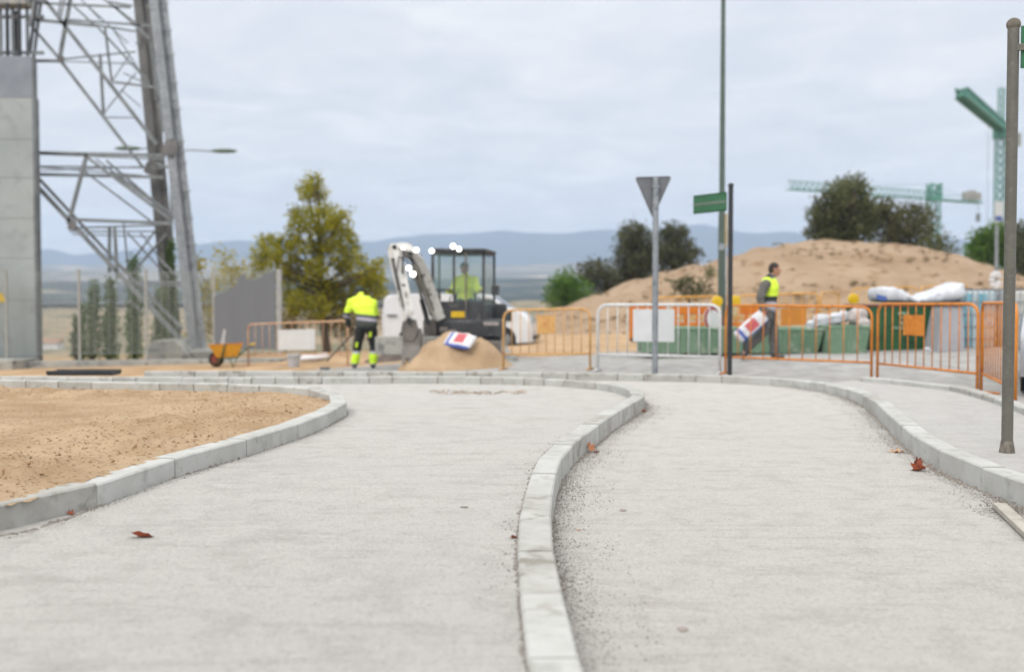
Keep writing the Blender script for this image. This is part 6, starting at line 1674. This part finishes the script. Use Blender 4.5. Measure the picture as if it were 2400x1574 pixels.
# ------------------------------------------------------------------ people
M_skin = mat('skin', C(196,146,120), C(176,124,100), rough=0.6, scale=6)
M_hair = mat('dark hair', C(64,52,46), C(44,36,32), rough=0.8, scale=20)
M_boot = mat('boot leather', C(92,92,94), C(60,62,66), rough=0.7, scale=8)
M_greyc = mat('grey cloth', C(120,116,110), C(96,94,90), rough=0.9, scale=5, bump=0.002)
M_blackc = mat('black cloth', C(58,60,58), C(44,46,46), rough=0.9, scale=5, bump=0.002)
M_silver = mat('reflective tape', C(186,182,194), C(170,168,178), rough=0.4, scale=8)
HV = C(222,255,70,0.92); HV2 = C(206,244,50,0.85)
def band_mat(name, stops, origin_z):
    """cloth bands stitched on at fixed heights: [(z_top, colour)...] from the top down"""
    m = bpy.data.materials.new(name); m.use_nodes = True; t = m.node_tree; b = t.nodes['Principled BSDF']; b.inputs['Roughness'].default_value = 0.8
    s = nn(t, 'ShaderNodeSeparateXYZ'); t.links.new(nn(t, 'ShaderNodeTexCoord').outputs['Object'], s.inputs[0])
    n = nn(t, 'ShaderNodeTexNoise'); n.inputs['Scale'].default_value = 6
    t.links.new(nn(t, 'ShaderNodeTexCoord').outputs['Object'], n.inputs['Vector'])
    z = math_n(t, 'ADD', s.outputs['Z'], math_n(t, 'ADD', math_n(t, 'MULTIPLY', math_n(t, 'SUBTRACT', n.outputs['Fac'], 0.5), 0.02), math_n(t, 'MULTIPLY', s.outputs['X'], origin_z)))
    c = None
    for zt, colr in stops:     # ordered from the bottom up: colour above zt
        if c is None: c = colr; continue
        k = math_n(t, 'GREATER_THAN', z, zt); mm = nn(t, 'ShaderNodeMix', data_type='RGBA'); t.links.new(k, mm.inputs[0])
        if isinstance(c, tuple): mm.inputs[6].default_value = (*c, 1)
        else: t.links.new(c, mm.inputs[6])
        mm.inputs[7].default_value = (*colr, 1); c = mm.outputs[2]
    t.links.new(c, b.inputs['Base Color'])
    nb = nn(t, 'ShaderNodeTexNoise'); nb.inputs['Scale'].default_value = 9; nb.inputs['Detail'].default_value = 4
    bp = nn(t, 'ShaderNodeBump'); bp.inputs['Distance'].default_value = 0.02; t.links.new(nb.outputs['Fac'], bp.inputs['Height']); t.links.new(bp.outputs[0], b.inputs['Normal'])
    return m
def remesh(name, mb, m, parent=None, loc=(0,0,0), voxel=0.014, smooth_it=6, fold=0.0, seed=0):
    """fuse the collected shapes into one continuous surface"""
    off = Vector(parent.location) if parent is not None else Vector(loc)
    me = bpy.data.meshes.new(name); me.from_pydata([tuple(v-off) for v in mb.v], [], mb.f)
    bm = bmesh.new(); bm.from_mesh(me); bmesh.ops.recalc_face_normals(bm, faces=bm.faces); bm.to_mesh(me); bm.free()
    o = bpy.data.objects.new(name, me); col.objects.link(o)
    r = o.modifiers.new('r', 'REMESH'); r.mode = 'VOXEL'; r.voxel_size = voxel
    s = o.modifiers.new('s', 'SMOOTH'); s.iterations = smooth_it; s.factor = 0.5
    dg = bpy.context.evaluated_depsgraph_get(); me2 = bpy.data.meshes.new_from_object(o.evaluated_get(dg))
    o.modifiers.clear(); o.data = me2; bpy.data.meshes.remove(me); me2.name = name
    if fold:
        ns = [v.normal.copy() for v in me2.vertices]
        for v, n in zip(me2.vertices, ns):
            p = v.co; v.co = p + n*fold*noise.fractal(Vector((p.x*7+seed, p.y*7, p.z*11)), 0.9, 2, 3)
    me2.materials.clear(); me2.materials.append(m)
    for p in me2.polygons: p.use_smooth = True
    if parent is not None: o.parent = parent
    else: o.location = off
    return o
def limb(mb, pts, rs, n=12):
    mb.tube(pts, rs, n)
    for p, r in zip(pts, rs): mb.ellipsoid(p, (r, r, r), n, 8)
def hand(mb, wrist, d, side, s=1.0, curl=0.6):
    """palm and five bent fingers; d = pointing direction, side = towards the thumb"""
    d = d.normalized(); side = (side - d*side.dot(d)).normalized(); n_ = d.cross(side)
    c = wrist + d*0.05*s
    mb.ellipsoid(c, (0.05*s, 0.05*s, 0.05*s), 10, 8) if False else None
    for k in range(4):
        b = wrist + d*0.075*s + side*(0.030-0.020*k)*s
        mb.tube([wrist + side*(0.018-0.012*k)*s, b], [0.017*s, 0.013*s], 8)
        Lf = (0.072, 0.080, 0.074, 0.058)[k]*s; p1 = b + (d*math.cos(curl*0.5)+n_*math.sin(curl*0.5))*Lf*0.45; p2 = p1 + (d*math.cos(curl*1.6)+n_*math.sin(curl*1.6))*Lf*0.32; p3 = p2 + (d*math.cos(curl*2.4)+n_*math.sin(curl*2.4))*Lf*0.25
        mb.tube([b, p1, p2, p3], [0.0105*s, 0.0098*s, 0.009*s, 0.0075*s], 8)
    t0 = wrist + d*0.025*s + side*0.026*s; t1 = t0 + (d*0.5+side*0.75+n_*0.3).normalized()*0.04*s; t2 = t1 + (d*0.9+side*0.2+n_*0.4).normalized()*0.032*s
    mb.tube([t0, t1, t2], [0.014*s, 0.011*s, 0.009*s], 8)
def head(mb, c, fwd, up, s=1.0):
    fwd = fwd.normalized(); up = (up - fwd*up.dot(fwd)).normalized(); r = fwd.cross(up); M = Matrix((r, fwd, up)).transposed()
    L_ = lambda x, y, z: c + M @ Vector((x*s, y*s, z*s))
    mb.ellipsoid(L_(0,-0.01,0.025), (0.076*s, 0.095*s, 0.095*s), 16, 12, rot=M)
    mb.ellipsoid(L_(0,0.025,-0.035), (0.060*s, 0.070*s, 0.080*s), 16, 10, rot=M)
    mb.ellipsoid(L_(0,0.102,-0.008), (0.014*s, 0.020*s, 0.026*s), 10, 8, rot=M)    # nose
    mb.ellipsoid(L_(0,0.085,-0.056), (0.026*s, 0.014*s, 0.010*s), 10, 6, rot=M)    # lips
    mb.ellipsoid(L_(0,0.078,-0.090), (0.028*s, 0.022*s, 0.018*s), 10, 6, rot=M)    # chin
    for e in (-1, 1):
        mb.ellipsoid(L_(e*0.078,-0.005,-0.005), (0.010*s, 0.022*s, 0.034*s), 8, 8, rot=M)   # ears
        mb.ellipsoid(L_(e*0.033,0.078,0.022), (0.026*s, 0.014*s, 0.010*s), 8, 6, rot=M)     # brows
    return L_, M
def person(base, J, fwd, label, cat='person', shirt=None, vest=None, trousers=None, boots=None, hair=True, cap=None, hair_m=None, hf=None, gloves=None, shw=1.0, tl=None):
    """J: joint positions in the world. fwd: way the body faces"""
    base = Vector(base); fwd = fwd.normalized(); sd = Vector((fwd.y, -fwd.x, 0))
    hfw = (hf or fwd)
    mb = MB()
    def torso(m_, g=0.0, shr=1.0):
        ax = Matrix.Rotation(math.atan2(sd.y, sd.x), 3, 'Z')
        sp_pts = [J['pelvis'], J['waist'], J['chest'], J['upper']]
        rr = [(0.165, 0.115), (0.145, 0.105), (0.175, 0.125), (0.165, 0.10)]
        prev = None
        for i in range(len(sp_pts)-1):
            a, b = sp_pts[i], sp_pts[i+1]
            for k in range(6):
                f = k/5; p = a.lerp(b, f); rx = rr[i][0]+(rr[i+1][0]-rr[i][0])*f; ry = rr[i][1]+(rr[i+1][1]-rr[i][1])*f
                m_.ellipsoid(p, ((rx*shw+g), ry+g, 0.10), 18, 10, rot=ax)
        m_.ellipsoid(J['pelvis'], (0.165+g, 0.125+g, 0.12), 18, 10, rot=ax)
        for s in ('l', 'r'): limb(m_, [J['upper'], J['upper'].lerp(J[s+'sh'], shr)], [0.07+g, 0.068+g])
    torso(mb)
    limb(mb, [J['upper'], J['neck'], J['head']-Vector((0,0,0.05))], [0.065, 0.055, 0.055])
    head(mb, J['head'], hfw, Vector((0,0,1)) + (J['head']-J['neck']).normalized()*0.6)
    for s, e in (('l', -1), ('r', 1)):
        limb(mb, [J[s+'sh'], J[s+'el'], J[s+'wr']], [0.052, 0.042, 0.028])
        dd = (J[s+'wr']-J[s+'el']).normalized(); hand(mb, J[s+'wr'], dd if s+'hd' not in J else (J[s+'hd']-J[s+'wr']), fwd)
        limb(mb, [J[s+'hip'], J[s+'kn'], J[s+'an']], [0.085, 0.058, 0.040])
        limb(mb, [J[s+'an'], J[s+'an']*0.5+J[s+'toe']*0.5, J[s+'toe']], [0.040, 0.036, 0.03])
    body = remesh('person', mb, M_skin, None, base, voxel=0.011, smooth_it=3)
    tag(body, label, cat)
    if trousers:
        m_ = MB(); ax = Matrix.Rotation(math.atan2(sd.y, sd.x), 3, 'Z')
        m_.ellipsoid(J['pelvis'], (0.185, 0.145, 0.14), 18, 10, rot=ax); m_.ellipsoid(J['pelvis'].lerp(J['waist'], 0.5), (0.17, 0.135, 0.10), 18, 10, rot=ax)
        for s in ('l', 'r'): limb(m_, [J[s+'hip'], J[s+'kn'], J[s+'an'].lerp(J[s+'kn'], 0.10)], [0.116, 0.092, 0.082])
        remesh('trousers', m_, trousers, body, voxel=0.015, smooth_it=4, fold=0.014, seed=1)
    if shirt:
        m_ = MB(); torso(m_, 0.028 if not vest else 0.02); limb(m_, [J['upper'], J['neck']], [0.085, 0.075])
        for s in ('l', 'r'): limb(m_, [J[s+'sh'], J[s+'el'], J[s+'wr']], [0.088, 0.074, 0.060])
        remesh('jacket' if not vest else 'hooded_top', m_, shirt, body, voxel=0.015, smooth_it=4, fold=0.012, seed=5)
    if vest:
        m_ = MB(); torso(m_, 0.036, shr=0.6)
        remesh('vest', m_, vest, body, voxel=0.015, smooth_it=3, fold=0.008, seed=9)
    if boots:
        for s in ('l', 'r'):
            m_ = MB(); a, t = J[s+'an'], J[s+'toe']; d = (t-a); d.z = 0; d = d.normalized() if d.length > 0.01 else fwd
            limb(m_, [a+Vector((0,0,0.06)), a], [0.058, 0.055]); limb(m_, [a-d*0.03-Vector((0,0,0.03)), t], [0.05, 0.042])
            remesh('boot', m_, boots, body, voxel=0.013, smooth_it=3)
    up = Vector((0,0,1)) + (J['head']-J['neck']).normalized()*0.6
    h = J['head']; f2 = hfw.normalized(); upn = (up - f2*up.dot(f2)).normalized(); r_ = f2.cross(upn); M = Matrix((r_, f2, upn)).transposed(); 
    L_ = lambda x, y, z: h + M @ Vector((x, y, z))
    if hair:
        m_ = MB(); m_.ellipsoid(L_(0,-0.022,0.040), (0.085, 0.098, 0.092), 18, 12, rot=M); m_.ellipsoid(L_(0,-0.055,-0.01), (0.072, 0.058, 0.07), 14, 10, rot=M)
        remesh('hair', m_, hair_m or M_hair, body, voxel=0.012, smooth_it=2, fold=0.01)
    if cap:
        m_ = MB(); m_.ellipsoid(L_(0,-0.012,0.045), (0.093, 0.112, 0.092), 20, 12, rot=M)
        m_.prism([(-.07,0),(.07,0),(.055,.07),(0,.09),(-.055,.07)], 'z', 0, 0.012)
        n0 = len(m_.v)-10
        for i in range(n0, len(m_.v)): v = m_.v[i]; m_.v[i] = L_(v.x, v.y+0.07, v.z+0.03)
        remesh('cap', m_, cap, body, voxel=0.010, smooth_it=2)
    if gloves:
        for s in ('l', 'r'):
            m_ = MB(); hand(m_, J[s+'wr'], J[s+'hd']-J[s+'wr'], fwd, 1.18); limb(m_, [J[s+'wr'], J[s+'wr']+(J[s+'hd']-J[s+'wr'])*0.3], [0.04, 0.035]); remesh('glove', m_, gloves, body, voxel=0.009, smooth_it=2)
    return body
def workers():
    # the stooping worker, seen from behind
    g = G(848, 864); d = g.y
    P = lambda px, py, dy=0: W(px, py, d+dy)
    J = dict(pelvis=P(859,762), waist=P(859,744,.05), chest=P(852,719,.14), upper=P(848,703,.22), neck=P(846,692,.30), head=P(843,686,.38),
             lsh=P(823,709,.22), lel=P(812,738,.22), lwr=P(817,760,.36), lhd=P(822,768,.44), rsh=P(875,712,.20), rel=P(881,738,.26), rwr=P(856,750,.46), rhd=P(846,756,.50),
             lhip=P(846,770), lkn=P(838,813,.05), lan=P(831,855,-.02), ltoe=P(829,862,.14), rhip=P(871,770), rkn=P(876,808,.06), ran=P(874,853,0), rtoe=P(876,860,.16))
    for k in ('lan','ran'): J[k].z = g.z+0.09
    for k in ('ltoe','rtoe'): J[k].z = g.z+0.045
    zz = lambda py: P(850, py).z - g.z
    jm = band_mat('work jacket', [(0, C(62,68,64)), (zz(750), C(176,172,186)), (zz(743), C(78,84,86)), (zz(736), HV)], 0.10)
    tm = band_mat('work trousers', [(0, C(176,180,190)), (zz(851), HV2), (zz(828), C(190,194,204)), (zz(822), C(30,34,34))], 0.0)
    b = person(g, J, Vector((0.15,1,0)), 'stooping worker seen from behind, yellow jacket and black trousers with yellow shins', shirt=jm, trousers=tm, boots=M_boot, hair=True, cap=mat('dark green cap', C(52,76,72), C(40,60,58), rough=0.8, scale=8), hf=Vector((0.1,1,-0.7)), gloves=M_blackc, shw=1.26)
    for px, py, s in ((836,808,'a'),(885,808,'b'),(868,784,'c')):
        p = P(px, py, -0.085); MB().box(p, (0.055, 0.05, 0.11), rot=Matrix.Rotation(R(8), 3, 'Y')).build('trouser_patch', mat('patch yellow', HV2, rough=0.8), b, bevel=0.015)
    # the long tool
    e0, e1 = J['rhd']+Vector((0.12,0.02,0.08)), P(765, 846, .25); e1.z = max(e1.z, T(e1.x, e1.y)+0.05)
    r = empty('rake', e1, 'long handled levelling tool held by the stooping worker', 'rake')
    MB().cyl(e0, e1, 0.022, n=10).build('handle', mat('worn handle', C(124,112,100), C(96,86,76), rough=0.7, scale=9), r, True, autos=True)
    z = T(e1.x, e1.y); MB().box((e1.x-0.03, e1.y, z+0.03), (0.20, 0.03, 0.06), rot=Matrix.Rotation(R(20), 3, 'Z')).build('head', M_galvd, r, bevel=0.005)
    # walking worker with the sack
    g = G(1812, 843); d = g.y; P = lambda px, py, dy=0: W(px, py, d+dy)
    J = dict(pelvis=P(1801,722), waist=P(1802,703), chest=P(1804,676), upper=P(1803,661), neck=P(1807,648), head=P(1816,632),
             lsh=P(1803,663,.18), lel=P(1796,698,.22), lwr=P(1800,726,.12), lhd=P(1798,736,.02), rsh=P(1795,664,-.18), rel=P(1781,697,-.24), rwr=P(1787,724,-.25), rhd=P(1790,735,-.26),
             lhip=P(1803,730,.09), lkn=P(1813,780,.10), lan=P(1816,830,.09), ltoe=P(1834,838,.09), rhip=P(1799,730,-.09), rkn=P(1789,779,-.09), ran=P(1748,818,-.08), rtoe=P(1742,838,-.08))
    J['lan'].z = g.z+0.09; J['ltoe'].z = g.z+0.045; J['rtoe'].z = g.z+0.045
    zz = lambda py: P(1800, py).z - g.z
    vm = band_mat('safety vest', [(0, C(186,184,196)), (zz(707), C(52,62,62)), (zz(694), HV)], 0.0)
    b = person(g, J, Vector((1,0.02,0)), 'walking worker in yellow vest over grey top, carrying a cement sack', shirt=M_greyc, vest=vm, trousers=mat('grey trousers', C(112,110,108), C(90,90,90), rough=0.9, scale=5, bump=0.002), boots=M_boot, hair=True, hf=Vector((1,-0.25,-0.12)))
    m_ = MB(); m_.tube([P(1796,652,.04), P(1803,648,-.07), P(1813,652,-.02), P(1812,654,.06), P(1802,650,.10)], 0.045, 10, closed=True); remesh('hood', m_, M_blackc, b, voxel=0.013)
    sk = sack('cement_sack', P(1760,765,-.27), (0.66, 0.27, 0.12), (R(84), R(-41), R(4)), 'printed cement sack hanging from the hand of the walking worker', seed=11)
    # operator in the cab
    d = EXD+0.36; P = lambda px, py, dy=0: W(px, py, d+dy)
    base = P(1090, 722)
    J = dict(pelvis=P(1091,712,.05), waist=P(1091,694,.08), chest=P(1091,670,.05), upper=P(1090,655,.02), neck=P(1090,644,0), head=P(1088,629,-.04),
             lsh=P(1070,657,0), lel=P(1062,683,-.10), lwr=P(1052,681,-.36), lhd=P(1050,680,-.42), rsh=P(1111,657,0), rel=P(1120,681,-.10), rwr=P(1127,679,-.36), rhd=P(1128,678,-.42),
             lhip=P(1082,714,0), lkn=P(1078,708,-.42), lan=P(1076,742,-.50), ltoe=P(1075,744,-.62), rhip=P(1100,714,0), rkn=P(1104,708,-.42), ran=P(1107,742,-.50), rtoe=P(1108,744,-.62))
    person(base, J, Vector((0,-1,0)), 'machine operator in a bright yellow green jacket seated in the excavator cab', shirt=mat('operator jacket', C(236,255,60,1.0), C(222,246,50,1.0), rough=0.8, scale=5), trousers=M_blackc, boots=M_boot, hair=True, hf=Vector((-0.3,-1,-0.2)))
workers()

# ------------------------------------------------------------------ haze
def haze():
    m = bpy.data.materials.new('haze'); m.use_nodes = True; t = m.node_tree; t.nodes.clear()
    o = nn(t, 'ShaderNodeOutputMaterial'); v = nn(t, 'ShaderNodeVolumePrincipled')
    v.inputs['Color'].default_value = (0.60, 0.75, 0.98, 1); v.inputs['Density'].default_value = 0.00028; v.inputs['Anisotropy'].default_value = 0.0
    t.links.new(v.outputs[0], o.inputs['Volume'])
    mb = MB(); mb.box((0, 2350, 175), (9000, 4750, 390)); ob = mb.build('haze', m, None, loc=(0,0,0), kind='stuff'); ob['label'] = 'pale blue air haze over the far mountains'
haze()
